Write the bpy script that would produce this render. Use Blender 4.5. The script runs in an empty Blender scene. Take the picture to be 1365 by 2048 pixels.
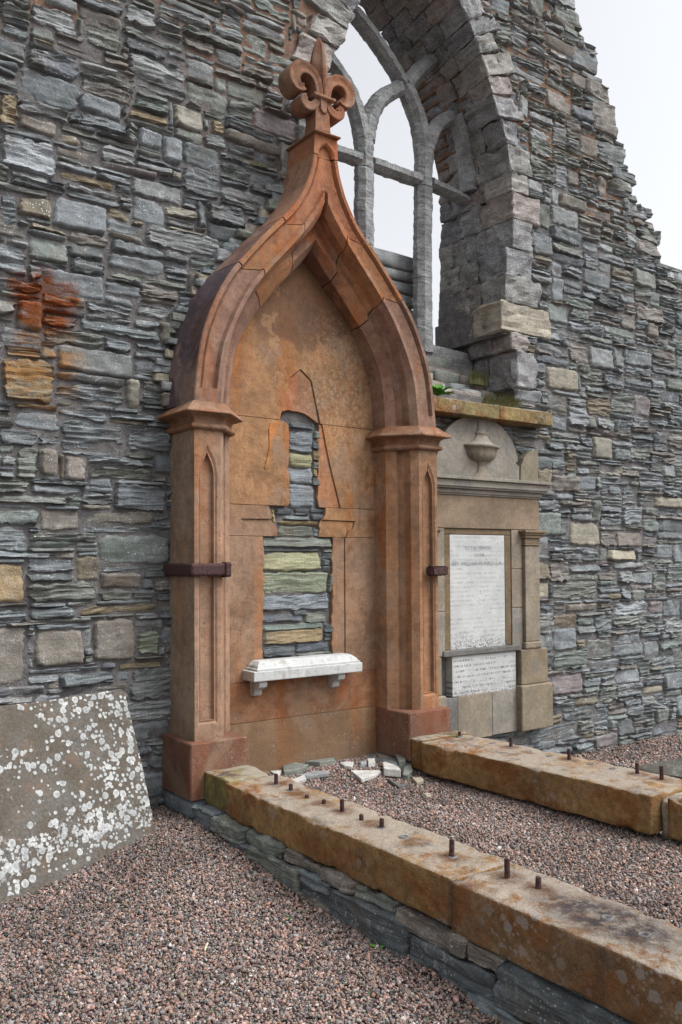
import bpy, bmesh, math, random
import numpy as np
from math import radians, sin, cos, pi, sqrt
from mathutils import Matrix, Vector
from mathutils.geometry import tessellate_polygon

random.seed(7); RNG = np.random.default_rng(7)
S = bpy.context.scene
COL = S.collection

# ------------------------------------------------------------------ camera
YAW, PITCH, ROLL = radians(36.045), radians(1.47), radians(-0.316)
fw = Vector((sin(YAW)*cos(PITCH), cos(YAW)*cos(PITCH), sin(PITCH)))
rt = fw.cross(Vector((0, 0, 1))).normalized(); up = rt.cross(fw)
cr = rt*cos(ROLL) + up*sin(ROLL); cu = -rt*sin(ROLL) + up*cos(ROLL)
cam = bpy.data.cameras.new('camera'); camo = bpy.data.objects.new('camera', cam); COL.objects.link(camo)
M = Matrix.Identity(4)
for i in range(3):
    M[i][0] = cr[i]; M[i][1] = cu[i]; M[i][2] = -fw[i]
M[0][3], M[1][3], M[2][3] = 0, 0, 1.6
camo.matrix_world = M
cam.sensor_fit = 'VERTICAL'; cam.sensor_height = 36; cam.sensor_width = 24
cam.lens = 1734.6/2048*36; cam.shift_y = 53/2048; cam.clip_start = .05; cam.clip_end = 500
S.camera = camo

# ------------------------------------------------------------------ light
W = bpy.data.worlds.new('World'); S.world = W; W.use_nodes = True
nt = W.node_tree; nt.nodes.clear()
SUN_EL, SUN_AZ = radians(54), radians(138)      # azimuth clockwise from +Y
sky = nt.nodes.new('ShaderNodeTexSky'); sky.sky_type = 'NISHITA'; sky.sun_disc = False
sky.sun_elevation = SUN_EL; sky.sun_rotation = SUN_AZ
sky.air_density = 1.0; sky.dust_density = 5.0; sky.ozone_density = 1.0
hs = nt.nodes.new('ShaderNodeHueSaturation'); hs.inputs['Saturation'].default_value = 0.16
bg = nt.nodes.new('ShaderNodeBackground'); bg.inputs['Strength'].default_value = 0.15
wo = nt.nodes.new('ShaderNodeOutputWorld')
nt.links.new(sky.outputs[0], hs.inputs['Color']); nt.links.new(hs.outputs[0], bg.inputs[0]); nt.links.new(bg.outputs[0], wo.inputs[0])
sl = bpy.data.lights.new('sun', 'SUN'); sl.energy = 0.9; sl.angle = radians(30); sl.color = (1, .98, .95)
so = bpy.data.objects.new('sun', sl); COL.objects.link(so)
sd = Vector((sin(SUN_AZ)*cos(SUN_EL), cos(SUN_AZ)*cos(SUN_EL), sin(SUN_EL)))
so.rotation_euler = sd.to_track_quat('Z', 'Y').to_euler()
S.view_settings.view_transform = 'Standard'; S.view_settings.look = 'None'
S.view_settings.exposure = 0.9; S.view_settings.gamma = 1
S.cycles.use_denoising = True
S.cycles.max_bounces = 6

# ------------------------------------------------------------------ numpy noise
def _h(i, j, k, s):
    n = (i.astype(np.int64)*374761393 + j.astype(np.int64)*668265263 + k.astype(np.int64)*2147483647 + s*1274126177) & 0x7fffffff
    n = ((n ^ (n >> 13))*1274126177) & 0x7fffffff
    n = ((n ^ (n >> 15))*668265263) & 0x7fffffff
    return (n & 0xffff)/65535.0*2 - 1
def vnoise(p, s=0):
    p = np.asarray(p, float); f = np.floor(p); t = p - f; t = t*t*(3 - 2*t); i, j, k = f[..., 0], f[..., 1], f[..., 2]
    r = 0
    for a in (0, 1):
        for b in (0, 1):
            for c in (0, 1):
                w = (t[..., 0] if a else 1-t[..., 0])*(t[..., 1] if b else 1-t[..., 1])*(t[..., 2] if c else 1-t[..., 2])
                r = r + w*_h(i+a, j+b, k+c, s)
    return r
def fbm(p, o=3, s=0):
    r = 0; a = 1
    for q in range(o):
        r = r + a*vnoise(np.asarray(p)*2**q, s+q); a *= .5
    return r
def sstep(a, b, x):
    t = np.clip((x-a)/(b-a), 0, 1); return t*t*(3-2*t)

# ------------------------------------------------------------------ materials
class NT:
    def __init__(s, name):
        s.m = bpy.data.materials.new(name); s.m.use_nodes = True; s.t = s.m.node_tree; s.t.nodes.clear()
        s.o = s.n('ShaderNodeOutputMaterial'); s.b = s.n('ShaderNodeBsdfPrincipled')
        s.t.links.new(s.b.outputs[0], s.o.inputs[0]); s.b.inputs['Roughness'].default_value = .9
        s.b.inputs['Specular IOR Level'].default_value = .25
    def n(s, k, **kw):
        x = s.t.nodes.new(k)
        for a, v in kw.items(): setattr(x, a, v)
        return x
    def put(s, sock, v):
        if hasattr(v, 'is_linked') or isinstance(v, bpy.types.NodeSocket): s.t.links.new(v, sock)
        elif isinstance(v, (tuple, list)) and len(v) == 3 and sock.type == 'RGBA': sock.default_value = (*v, 1)
        else: sock.default_value = v
    def pos(s): return s.n('ShaderNodeNewGeometry').outputs['Position']
    def objc(s): return s.n('ShaderNodeTexCoord').outputs['Object']
    def map(s, v, scale=(1, 1, 1), loc=(0, 0, 0), rot=(0, 0, 0)):
        x = s.n('ShaderNodeMapping'); s.put(x.inputs['Vector'], v); x.inputs['Scale'].default_value = scale
        x.inputs['Location'].default_value = loc; x.inputs['Rotation'].default_value = rot; return x.outputs[0]
    def noise(s, v, scale, detail=4, rough=.55, dist=0):
        x = s.n('ShaderNodeTexNoise'); s.put(x.inputs['Vector'], v); x.inputs['Scale'].default_value = scale
        x.inputs['Detail'].default_value = detail; x.inputs['Roughness'].default_value = rough; x.inputs['Distortion'].default_value = dist
        return x.outputs['Fac']
    def vor(s, v, scale, out='Distance', feat='F1', rnd=1):
        x = s.n('ShaderNodeTexVoronoi'); x.feature = feat; s.put(x.inputs['Vector'], v); x.inputs['Scale'].default_value = scale
        x.inputs['Randomness'].default_value = rnd; return x.outputs[out]
    def ramp(s, v, a, b, lo=0., hi=1.):
        x = s.n('ShaderNodeMapRange'); x.interpolation_type = 'SMOOTHSTEP'; s.put(x.inputs['Value'], v)
        for q, w in zip(('From Min', 'From Max', 'To Min', 'To Max'), (a, b, lo, hi)): s.put(x.inputs[q], w)
        return x.outputs[0]
    def mix(s, f, a, b, mode='MIX'):
        x = s.n('ShaderNodeMix', data_type='RGBA', blend_type=mode); s.put(x.inputs[0], f); s.put(x.inputs[6], a); s.put(x.inputs[7], b); return x.outputs[2]
    def math(s, op, a, b=0., c=0.):
        x = s.n('ShaderNodeMath', operation=op); s.put(x.inputs[0], a); s.put(x.inputs[1], b); s.put(x.inputs[2], c); return x.outputs[0]
    def mul(s, a, b): return s.math('MULTIPLY', a, b)
    def add(s, a, b): return s.math('ADD', a, b)
    def sep(s, v):
        x = s.n('ShaderNodeSeparateXYZ'); s.put(x.inputs[0], v); return x.outputs
    def attr(s, name):
        return s.n('ShaderNodeAttribute', attribute_name=name).outputs
    def val(s, col, f):      # multiply a colour by a scalar
        x = s.n('ShaderNodeVectorMath', operation='SCALE'); s.put(x.inputs[0], col); s.put(x.inputs['Scale'], f); return x.outputs[0]
    def bump(s, h, dist, strength=1., prev=None):
        x = s.n('ShaderNodeBump'); s.put(x.inputs['Height'], h); x.inputs['Distance'].default_value = dist; x.inputs['Strength'].default_value = strength
        if prev: s.t.links.new(prev, x.inputs['Normal'])
        return x.outputs[0]
    def out(s, col, rough=None, nrm=None):
        s.put(s.b.inputs['Base Color'], col)
        if rough is not None: s.put(s.b.inputs['Roughness'], rough)
        if nrm: s.t.links.new(nrm, s.b.inputs['Normal'])
        return s.m
def blob(T, p, c, r):            # 1 at c, 0 beyond the radii r (a stain with a shape of its own)
    v = T.map(p, (1/r[0], 1/r[1], 1/r[2]), (-c[0]/r[0], -c[1]/r[1], -c[2]/r[2]))
    x = T.n('ShaderNodeVectorMath', operation='LENGTH'); T.put(x.inputs[0], v); return T.ramp(x.outputs['Value'], 1., .35)

def mat_rubble():
    T = NT('rubble_stone'); p = T.pos(); a = T.attr('Col')
    lam = T.noise(T.map(p, (5, 5, 75)), 1, 4, .6, .4)
    mot = T.noise(p, 9, 6, .65)
    fine = T.noise(p, 110, 4, .7)
    ls = T.ramp(T.attr('Lam')['Fac'], 0, 1, .22, 1.)
    c = T.mix(ls, T.val(a['Color'], T.ramp(mot, .3, .7, .72, 1.2)), T.val(a['Color'], T.ramp(lam, .3, .7, .50, 1.34)))
    c = T.val(c, T.ramp(fine, .25, .75, .72, 1.28))
    hue = T.noise(p, 3.1, 3)
    c = T.mix(T.ramp(hue, .55, .75, 0, .4), c, (.15, .122, .085))
    c = T.mix(T.ramp(T.noise(T.map(p, (1, 1, 1), (9, 2, 4)), 5, 4), .56, .72, 0, .4), c, (.115, .145, .125))
    li = T.mul(T.ramp(T.noise(p, 26, 6, .75), .53, .63), T.ramp(mot, .42, .6))
    c = T.mix(T.mul(li, T.ramp(a['Alpha'], 0, 1, .15, .9)), c, (.36, .38, .39))
    sp = T.mul(T.ramp(T.vor(p, 55), .26, .16), T.ramp(T.noise(p, 6, 3), .5, .62))
    c = T.mix(T.mul(sp, T.ramp(a['Alpha'], 0, 1, .25, .9)), c, (.60, .62, .62))
    ns = T.noise(T.map(p, (1, 1, 2.2)), 9, 4, .6)
    warp = T.n('ShaderNodeVectorMath', operation='ADD'); T.put(warp.inputs[0], p)
    nc = T.n('ShaderNodeTexNoise'); T.put(nc.inputs['Vector'], p); nc.inputs['Scale'].default_value = 7; nc.inputs['Detail'].default_value = 4
    off = T.n('ShaderNodeVectorMath', operation='MULTIPLY_ADD'); T.put(off.inputs[0], nc.outputs['Color']); off.inputs[1].default_value = (.34, .2, .26); off.inputs[2].default_value = (-.17, -.1, -.13)
    T.put(warp.inputs[1], off.outputs[0])
    r1 = T.ramp(blob(T, warp.outputs[0], (1.60, 5.15, 3.15), (.29, 1, .27)), .0, .8); r2 = blob(T, warp.outputs[0], (1.55, 5.15, 2.76), (.36, 1, .36))
    c = T.mix(T.mul(r1, T.ramp(T.noise(T.map(p, (6, 6, 30), (2, 2, 2)), 1, 4, .6), .34, .50, .45, 1)), c, T.val((.16, .045, .014), T.ramp(fine, .25, .75, .4, 1.6)))
    c = T.mix(T.mul(r2, T.ramp(ns, .35, .6, .1, .75)), c, (.26, .12, .03))
    h = T.add(T.mul(T.mul(lam, .9), ls), T.add(T.mul(T.noise(p, 40, 6, .7), .7), T.mul(fine, .25)))
    return T.out(c, .92, T.bump(h, .016, .9))
def mat_mortar():
    T = NT('lime_mortar'); p = T.pos(); x, y, z = T.sep(p)
    n = T.noise(p, 14, 6, .7); f = T.noise(p, 90, 4, .7)
    red = T.ramp(T.add(z, T.mul(T.add(T.noise(p, 1.3, 3), -.5), 2.4)), 4.7, 5.2)
    c = T.mix(T.mul(red, .85), (.155, .148, .148), (.21, .122, .078))
    c = T.val(c, T.ramp(n, .3, .7, .65, 1.25)); c = T.val(c, T.ramp(f, .25, .75, .75, 1.25))
    c = T.mix(T.mul(blob(T, p, (1.60, 5.18, 3.13), (.26, 1, .26)), .75), c, (.12, .04, .016))
    return T.out(c, .95, T.bump(T.add(n, T.mul(f, .4)), .03, .9))
def mat_dressed():                # grey lichened dressed stone of window and tracery
    T = NT('weathered_freestone'); p = T.pos(); a = T.attr('Col')
    n = T.noise(p, 7, 6, .65); f = T.noise(p, 75, 5, .75); band = T.noise(T.map(p, (4, 4, 34)), 1, 4, .6, .6)
    c = T.val(a['Color'], T.ramp(n, .3, .7, .72, 1.25)); c = T.val(c, T.ramp(band, .3, .7, .84, 1.14))
    c = T.mix(T.mul(T.ramp(f, .52, .60), T.ramp(n, .38, .6, .3, .9)), c, (.38, .39, .40))
    c = T.mix(T.mul(T.ramp(f, .43, .36), .75), c, (.05, .055, .055))
    c = T.mix(T.mul(T.ramp(T.noise(p, 21, 3), .66, .72), .8), c, (.20, .115, .04))
    return T.out(c, .93, T.bump(T.add(T.mul(n, .8), T.add(T.mul(f, .5), T.mul(band, .6))), .016, .85))
def mat_sandstone():              # red-brown tomb
    T = NT('red_sandstone'); p = T.pos(); a = T.attr('Col')
    n = T.noise(p, 2.6, 6, .62, .4); g = T.noise(p, 210, 3, .75); m = T.noise(p, 17, 6, .7)
    c = T.val(a['Color'], T.ramp(n, .3, .7, .74, 1.25))
    st = T.noise(T.map(p, (6, 6, .55)), 1, 5, .62, .5)                       # iron streaks run down the faces
    c = T.mix(T.ramp(st, .50, .62, 0, .6), c, T.mix(1, a['Color'], (1.12, .74, .44), 'MULTIPLY'))
    c = T.mix(T.ramp(T.noise(T.map(p, (1, 1, .8), (5, 5, 5)), 3.0, 6, .62, .6), .50, .60, 0, .6), c, (.270, .185, .130))
    c = T.mix(T.ramp(T.noise(T.map(p, (8, 8, 1.1), (3, 1, 2)), 1, 6, .65), .58, .72, 0, .55), c, (.085, .062, .052))
    c = T.mix(T.ramp(T.noise(T.map(p, (1, 1, 1), (1, 8, 3)), 5.5, 6, .7), .58, .70, 0, .5), c, (.13, .075, .055))
    c = T.val(c, T.ramp(m, .3, .7, .80, 1.16)); c = T.val(c, T.ramp(g, .25, .75, .76, 1.24))
    c = T.mix(T.mul(T.ramp(m, .64, .72), .45), c, (.40, .25, .13))
    bed = T.noise(T.map(p, (2.5, 2.5, 48)), 1, 4, .6, .5); c = T.val(c, T.ramp(bed, .3, .7, .96, 1.04))
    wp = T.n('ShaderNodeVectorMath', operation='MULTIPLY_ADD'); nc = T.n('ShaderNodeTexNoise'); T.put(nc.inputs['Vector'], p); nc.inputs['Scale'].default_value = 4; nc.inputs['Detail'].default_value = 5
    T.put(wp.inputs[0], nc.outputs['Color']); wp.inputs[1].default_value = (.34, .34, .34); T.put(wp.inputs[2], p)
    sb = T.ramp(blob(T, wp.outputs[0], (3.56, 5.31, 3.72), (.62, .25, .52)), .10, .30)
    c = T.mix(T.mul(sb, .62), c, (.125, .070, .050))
    fl = T.mul(T.ramp(T.noise(T.map(p, (1, 1, .7), (7, 3, 1)), 5.2, 6, .62), .585, .597), T.ramp(m, .35, .5))
    c = T.mix(T.mul(fl, .55), c, T.mix(1, a['Color'], (1.32, 1.4, 1.5), 'MULTIPLY'))
    pit = T.mul(T.ramp(T.vor(p, 48), .22, .12), T.ramp(T.noise(p, 7, 3), .50, .58)); c = T.mix(T.mul(pit, .75), c, (.05, .035, .03))
    x, y, z = T.sep(p)
    lo = T.ramp(T.add(z, T.mul(T.add(n, -.5), .7)), .75, .30)
    c = T.mix(T.mul(lo, T.ramp(m, .35, .65, .15, .6)), c, (.12, .072, .042))
    wh = T.mul(T.ramp(T.noise(p, 60, 4, .75), .58, .64), T.mul(T.ramp(T.noise(p, 4.5, 3), .50, .62), .75))
    c = T.mix(T.mul(wh, T.ramp(z, .7, .3, .28, 1)), c, (.40, .37, .34))
    tym = T.mul(blob(T, p, (3.72, 5.14, 2.85), (.45, .2, .8)), T.mul(T.ramp(T.noise(p, 38, 6, .78), .49, .60), .6))
    c = T.mix(tym, c, (.42, .31, .20))
    return T.out(c, .88, T.bump(T.add(T.mul(m, .8), T.add(T.mul(g, .4), T.add(T.mul(n, .6), T.add(T.mul(bed, .10), T.add(T.mul(fl, -.25), T.mul(pit, -.5)))))), .010, .95))
STUBS = [(2.618, 4.237), (2.612, 4.02), (2.606, 3.75), (2.606, 3.585), (2.598, 3.33), (2.592, 3.0), (2.585, 2.76), (2.605, 2.456), (2.602, 2.293), (4.409, 4.114), (4.428, 3.634), (4.447, 3.148), (4.448, 2.985)]
def mat_kerb():
    T = NT('ochre_kerb_sandstone'); p = T.pos(); a = T.attr('Col'); nz = T.sep(T.n('ShaderNodeNewGeometry').outputs['Normal'])[2]
    n = T.noise(p, 3.2, 5, .6, .4); m = T.noise(p, 22, 5, .7); g = T.noise(p, 170, 3, .7)
    c = T.val(a['Color'], T.ramp(n, .3, .7, .72, 1.25))
    c = T.mix(T.ramp(T.noise(T.map(p, (4, 3, 4), (2, 7, 1)), 1, 4, .6, .5), .46, .62, 0, .8), c, (.215, .088, .028))
    c = T.mix(T.ramp(T.noise(T.map(p, (5, 5, 2), (1, 3, 1)), 1, 4), .58, .72, 0, .75), c, (.10, .075, .05))
    c = T.val(c, T.ramp(m, .3, .7, .72, 1.24)); c = T.val(c, T.ramp(g, .25, .75, .74, 1.26))
    top = T.ramp(nz, .5, .9)                                  # lichen crust grows on the upper bed
    crust = T.ramp(T.add(T.noise(p, 10, 7, .75), T.mul(T.noise(p, 2.1, 2), .5)), .60, .80)
    c = T.mix(T.mul(top, T.mul(crust, .85)), c, (.345, .305, .255))
    c = T.mix(T.mul(top, T.mul(T.ramp(T.noise(T.map(p, (1, 1, 1), (4, 4, 0)), 4.2, 4, .6), .60, .72), .7)), c, (.075, .062, .065))
    y = T.sep(p)[1]
    wb = T.mul(T.add(T.noise(p, 45, 4, .7), -.5), .34); v = T.add(T.vor(T.map(p, (1, 1, 1), (.3, .7, .1)), 17), wb); v2 = T.add(T.vor(p, 38), wb)
    dens = T.ramp(T.add(T.noise(p, 3, 3), T.ramp(y, 3.0, 1.8, 0, .16)), .50, .68)
    sp = T.math('MAXIMUM', T.mul(T.ramp(v, .40, .30), dens), T.mul(T.ramp(v2, .32, .24), T.mul(dens, .8)))
    c = T.mix(T.mul(sp, .62), c, (.34, .32, .29))
    for sx_, sy_ in STUBS:
        c = T.mix(T.mul(T.mul(blob(T, p, (sx_, sy_, .33), (.085, .10, .03)), top), T.ramp(m, .3, .6, .35, .85)), c, (.13, .058, .026))
    c = T.mix(T.mul(T.mul(blob(T, p, (2.58, 1.95, .33), (.2, .42, .06)), top), T.ramp(m, .35, .6, .3, .95)), c, (.035, .028, .033))
    h = T.add(T.mul(m, 1.1), T.add(T.mul(g, .45), T.mul(T.noise(p, 9, 5), 1.3)))
    return T.out(c, .9, T.bump(h, .022, .95))
def mat_memorial():
    T = NT('buff_sandstone'); p = T.pos(); a = T.attr('Col')
    n = T.noise(p, 4, 5, .6, .3); m = T.noise(p, 30, 5, .7); g = T.noise(p, 180, 3, .7)
    c = T.val(a['Color'], T.ramp(n, .3, .7, .78, 1.2))
    c = T.mix(T.ramp(T.noise(T.map(p, (1, 1, .6), (8, 1, 3)), 5, 5, .6), .55, .7, 0, .6), c, (.16, .155, .15))
    c = T.mix(T.ramp(T.noise(T.map(p, (1, 1, 1), (2, 9, 5)), 9, 6, .7), .60, .70, 0, .6), c, (.24, .145, .06))
    c = T.val(c, T.ramp(m, .3, .7, .86, 1.14)); c = T.val(c, T.ramp(g, .25, .75, .82, 1.18))
    return T.out(c, .9, T.bump(T.add(m, T.mul(g, .4)), .007, .8))
def mat_marble(rows=False, lo=0., hi=1., dark=.05, name='white_marble'):
    T = NT(name); p = T.pos(); x, y, z = T.sep(p)
    n = T.noise(p, 6, 5, .6)
    c = T.mix(T.ramp(n, .35, .7), (.40, .415, .415), (.49, .50, .495))
    if rows:
        k = T.math('FRACT', T.mul(T.add(z, -lo), 1/dark))
        row = T.mul(T.ramp(k, .30, .38), T.ramp(k, .78, .70))
        t = T.mul(row, T.mul(T.ramp(T.noise(T.map(p, (150, 1, 22)), 1, 2), .47, .55), T.ramp(T.noise(T.map(p, (7, 1, 14), (3, 0, 8)), 1, 3), .40, .56)))
        c = T.mix(T.math('MINIMUM', T.mul(t, hi), 1.), c, (.17, .175, .18))
        up_ = T.ramp(T.add(z, T.mul(T.noise(p, 12, 4), .16)), lo+.26, lo+.06)
        sp = T.mul(T.ramp(T.noise(p, 75, 5, .7), .50, .58), T.add(.12, up_))
        sp2 = T.mul(T.ramp(T.vor(p, 42), .2, .12), T.ramp(T.noise(p, 13, 2), .53, .6))
        c = T.mix(T.math('MAXIMUM', sp, T.mul(sp2, .8)), c, (.15, .145, .15))
    else:
        c = T.mix(T.mul(T.ramp(T.noise(p, 22, 6, .75), .50, .66), .6), c, (.25, .235, .205)); c = T.mix(T.mul(T.ramp(T.noise(T.map(p, (14, 14, 3), (4, 0, 0)), 1, 4), .55, .68), .5), c, (.19, .175, .15))
    return T.out(c, .6, T.bump(T.noise(p, 90, 4), .003, .6))
def mat_iron():
    T = NT('rusted_iron'); p = T.pos(); n = T.noise(p, 60, 5, .7)
    c = T.mix(T.ramp(n, .35, .7), (.032, .017, .021), (.085, .04, .032))
    return T.out(c, .75, T.bump(n, .006, .9))
def mat_lead():
    T = NT('lead_socket'); return T.out(T.mix(T.noise(T.pos(), 80), (.07, .065, .065), (.17, .165, .165)), .6)
def mat_gravel():
    T = NT('pink_gravel'); a = T.attr('Col'); p = T.pos()
    return T.out(T.val(a['Color'], T.ramp(T.noise(p, 160, 3), .25, .75, .75, 1.25)), .85, T.bump(T.noise(p, 300, 3), .002, .6))
def mat_soil():
    T = NT('gritty_soil'); p = T.pos(); n = T.noise(p, 60, 6, .75); v = T.vor(p, 70, 'Color')
    c = T.mix(T.ramp(n, .3, .7), (.075, .058, .046), (.20, .155, .135)); c = T.mix(.35, c, T.val(v, .3))
    return T.out(c, .95, T.bump(T.vor(p, 70), .012, .9))
def mat_ledger():                 # leaning grave slab with discs of white lichen
    T = NT('lichened_grave_slab'); o = T.objc(); x, y, z = T.sep(o)
    n = T.noise(o, 4, 5, .65); f = T.noise(o, 60, 5, .7)
    c = T.mix(T.ramp(n, .35, .65), (.082, .068, .053), (.112, .104, .092)); c = T.val(c, T.ramp(f, .25, .75, .65, 1.35))
    c = T.mix(T.ramp(T.noise(T.map(o, (1, 1, 1), (3, 3, 3)), 9, 4), .55, .68, 0, .6), c, (.15, .10, .07))
    c = T.mix(T.mul(T.ramp(T.vor(T.map(o, (1, 1, 1), (.5, .2, 0)), 26), .3, .2), T.ramp(T.noise(o, 5, 2), .5, .6, 0, .8)), c, (.06, .06, .07))
    d1 = T.vor(T.map(o, (1, 1, 0)), 21); d2 = T.vor(T.map(o, (1, 1, 0), (.4, .1, 0)), 40); wob = T.mul(T.add(T.noise(o, 55, 3), -.5), .14)
    rnd1 = T.sep(T.vor(T.map(o, (1, 1, 0)), 21, 'Color'))[0]; rnd2 = T.sep(T.vor(T.map(o, (1, 1, 0), (.4, .1, 0)), 40, 'Color'))[1]
    band = T.ramp(T.math('ABSOLUTE', T.add(T.add(y, -.24), T.add(T.mul(x, -.05), T.mul(T.add(T.noise(o, 3.5, 2), -.5), -.2)))), .17, .02)      # thick belt near the foot
    wide = T.ramp(T.add(T.noise(o, 2.6, 2), T.mul(x, .42)), .06, .46)
    den = T.mul(T.math('MAXIMUM', T.mul(band, 1.0), T.mul(wide, .80)), T.ramp(T.add(y, T.mul(x, -.12)), .10, .17))
    m1 = T.mul(T.ramp(T.add(d1, wob), .46, .41), T.ramp(T.add(rnd1, T.mul(den, -1)), .0, -.02))
    m2 = T.mul(T.ramp(T.add(d2, wob), .44, .38), T.ramp(T.add(rnd2, T.mul(den, -.8)), .0, -.02))
    m3 = T.mul(T.ramp(T.noise(o, 34, 5, .65), .53, .58), T.ramp(band, .5, .9))
    li = T.math('MAXIMUM', m1, T.math('MAXIMUM', m2, m3))
    c = T.mix(T.mul(li, .93), c, T.val(T.mix(T.ramp(T.noise(o, 7, 3), .4, .65), (.33, .345, .345), (.46, .47, .47)), T.mul(T.ramp(f, .3, .7, .62, 1.16), T.ramp(d1, .0, .45, .78, 1.08))))
    return T.out(c, .92, T.bump(T.add(T.add(n, T.mul(f, .5)), T.mul(li, .3)), .012, .8))
def mat_leaf(name, c1, c2):
    T = NT(name); p = T.pos(); c = T.mix(T.noise(p, 30, 3), c1, c2); return T.out(c, .7)
RUB, MOR, DRS, SND, KRB, MEM = mat_rubble(), mat_mortar(), mat_dressed(), mat_sandstone(), mat_kerb(), mat_memorial()
MAR, IRN, LED, GRV, SOIL, SLB = mat_marble(), mat_iron(), mat_lead(), mat_gravel(), mat_soil(), mat_ledger()
LEAF = mat_leaf('green_leaf', (.05, .16, .02), (.10, .26, .04)); GRASS = mat_leaf('dry_grass', (.06, .085, .022), (.19, .165, .08)); STRAW = mat_leaf('straw', (.45, .40, .30), (.5, .46, .36)); PETAL = mat_leaf('yellow_petal', (.6, .42, .02), (.6, .42, .02))

# ------------------------------------------------------------------ objects
def tag(o, label=None, cat=None, group=None, kind=None):
    for k, v in (('label', label), ('category', cat), ('group', group), ('kind', kind)):
        if v: o[k] = v
    return o
def link(o, parent=None):
    COL.objects.link(o)
    if parent: o.parent = parent
    return o
def dull(d): return {k: (v[0]*.95, v[1]*1.01, v[2]*1.10) for k, v in d.items()}
def thing(name, loc, label, cat, group=None):
    o = bpy.data.objects.new(name, None); o.location = loc; o.empty_display_size = .1; link(o); ORIG[o.name] = Vector(loc)
    return tag(o, label, cat, group)
ORIG = {}
def mk(name, v, f, mat, parent=None, col=None, smooth=False, bevel=0, center=True, seg=2):
    """verts in world space -> one mesh object, origin at its middle; col: one rgba or one per face"""
    v = np.asarray(v, float); c = (v.min(0)+v.max(0))/2 if center else np.zeros(3)
    me = bpy.data.meshes.new(name); me.from_pydata((v-c).tolist(), [], [list(map(int, q)) for q in f])
    setcol(me, col, len(f)); me.materials.append(mat)
    if smooth: me.polygons.foreach_set('use_smooth', [True]*len(me.polygons))
    o = bpy.data.objects.new(name, me); link(o, parent)
    base = ORIG.get(parent.name, Vector()) if parent else Vector()
    o.location = Vector(c) - base; ORIG[o.name] = Vector(c)
    if bevel:
        b = o.modifiers.new('bevel', 'BEVEL'); b.width = bevel; b.segments = seg; b.limit_method = 'ANGLE'; b.angle_limit = radians(28)
    return o
def setcol(me, col, nf):
    if col is None: return
    a = me.color_attributes.new('Col', 'FLOAT_COLOR', 'CORNER')
    if isinstance(col[0], (int, float)):
        c = np.tile(np.array(list(col)+[.5]*(4-len(col)), np.float32), (len(me.loops), 1))
    else:
        c = np.zeros((len(me.loops), 4), np.float32)
        for p, k in zip(me.polygons, col): c[p.loop_start:p.loop_start+p.loop_total] = (*k, .5) if len(k) == 3 else k
    a.data.foreach_set('color', c.ravel())
def setlam(me, val):
    at = me.attributes.new('Lam', 'FLOAT', 'FACE'); at.data.foreach_set('value', np.broadcast_to(np.asarray(val, np.float32), (len(me.polygons),)).copy())
def prism(poly, y0, y1, off=0):
    """polygon in x,z extruded along y"""
    n = len(poly); v = [(x, y0, z) for x, z in poly]+[(x, y1, z) for x, z in poly]
    area = sum(poly[i][0]*poly[(i+1) % n][1]-poly[(i+1) % n][0]*poly[i][1] for i in range(n))
    fr = list(range(n)); f = [fr if area > 0 else fr[::-1]]
    bk = [n+i for i in range(n)]; f.append(bk[::-1] if area > 0 else bk)
    for i in range(n):
        j = (i+1) % n; q = [i, n+i, n+j, j]; f.append(q if area > 0 else q[::-1])
    return v, [[a+off for a in q] for q in f]
def boxv(x0, x1, y0, y1, z0, z1): return prism([(x0, z0), (x1, z0), (x1, z1), (x0, z1)], y0, y1)
class MB:
    def __init__(s): s.v = []; s.f = []
    def add(s, vf):
        o = len(s.v); s.v += [tuple(p) for p in vf[0]]; s.f += [[a+o for a in q] for q in vf[1]]; return s
    def get(s): return s.v, s.f
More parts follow.
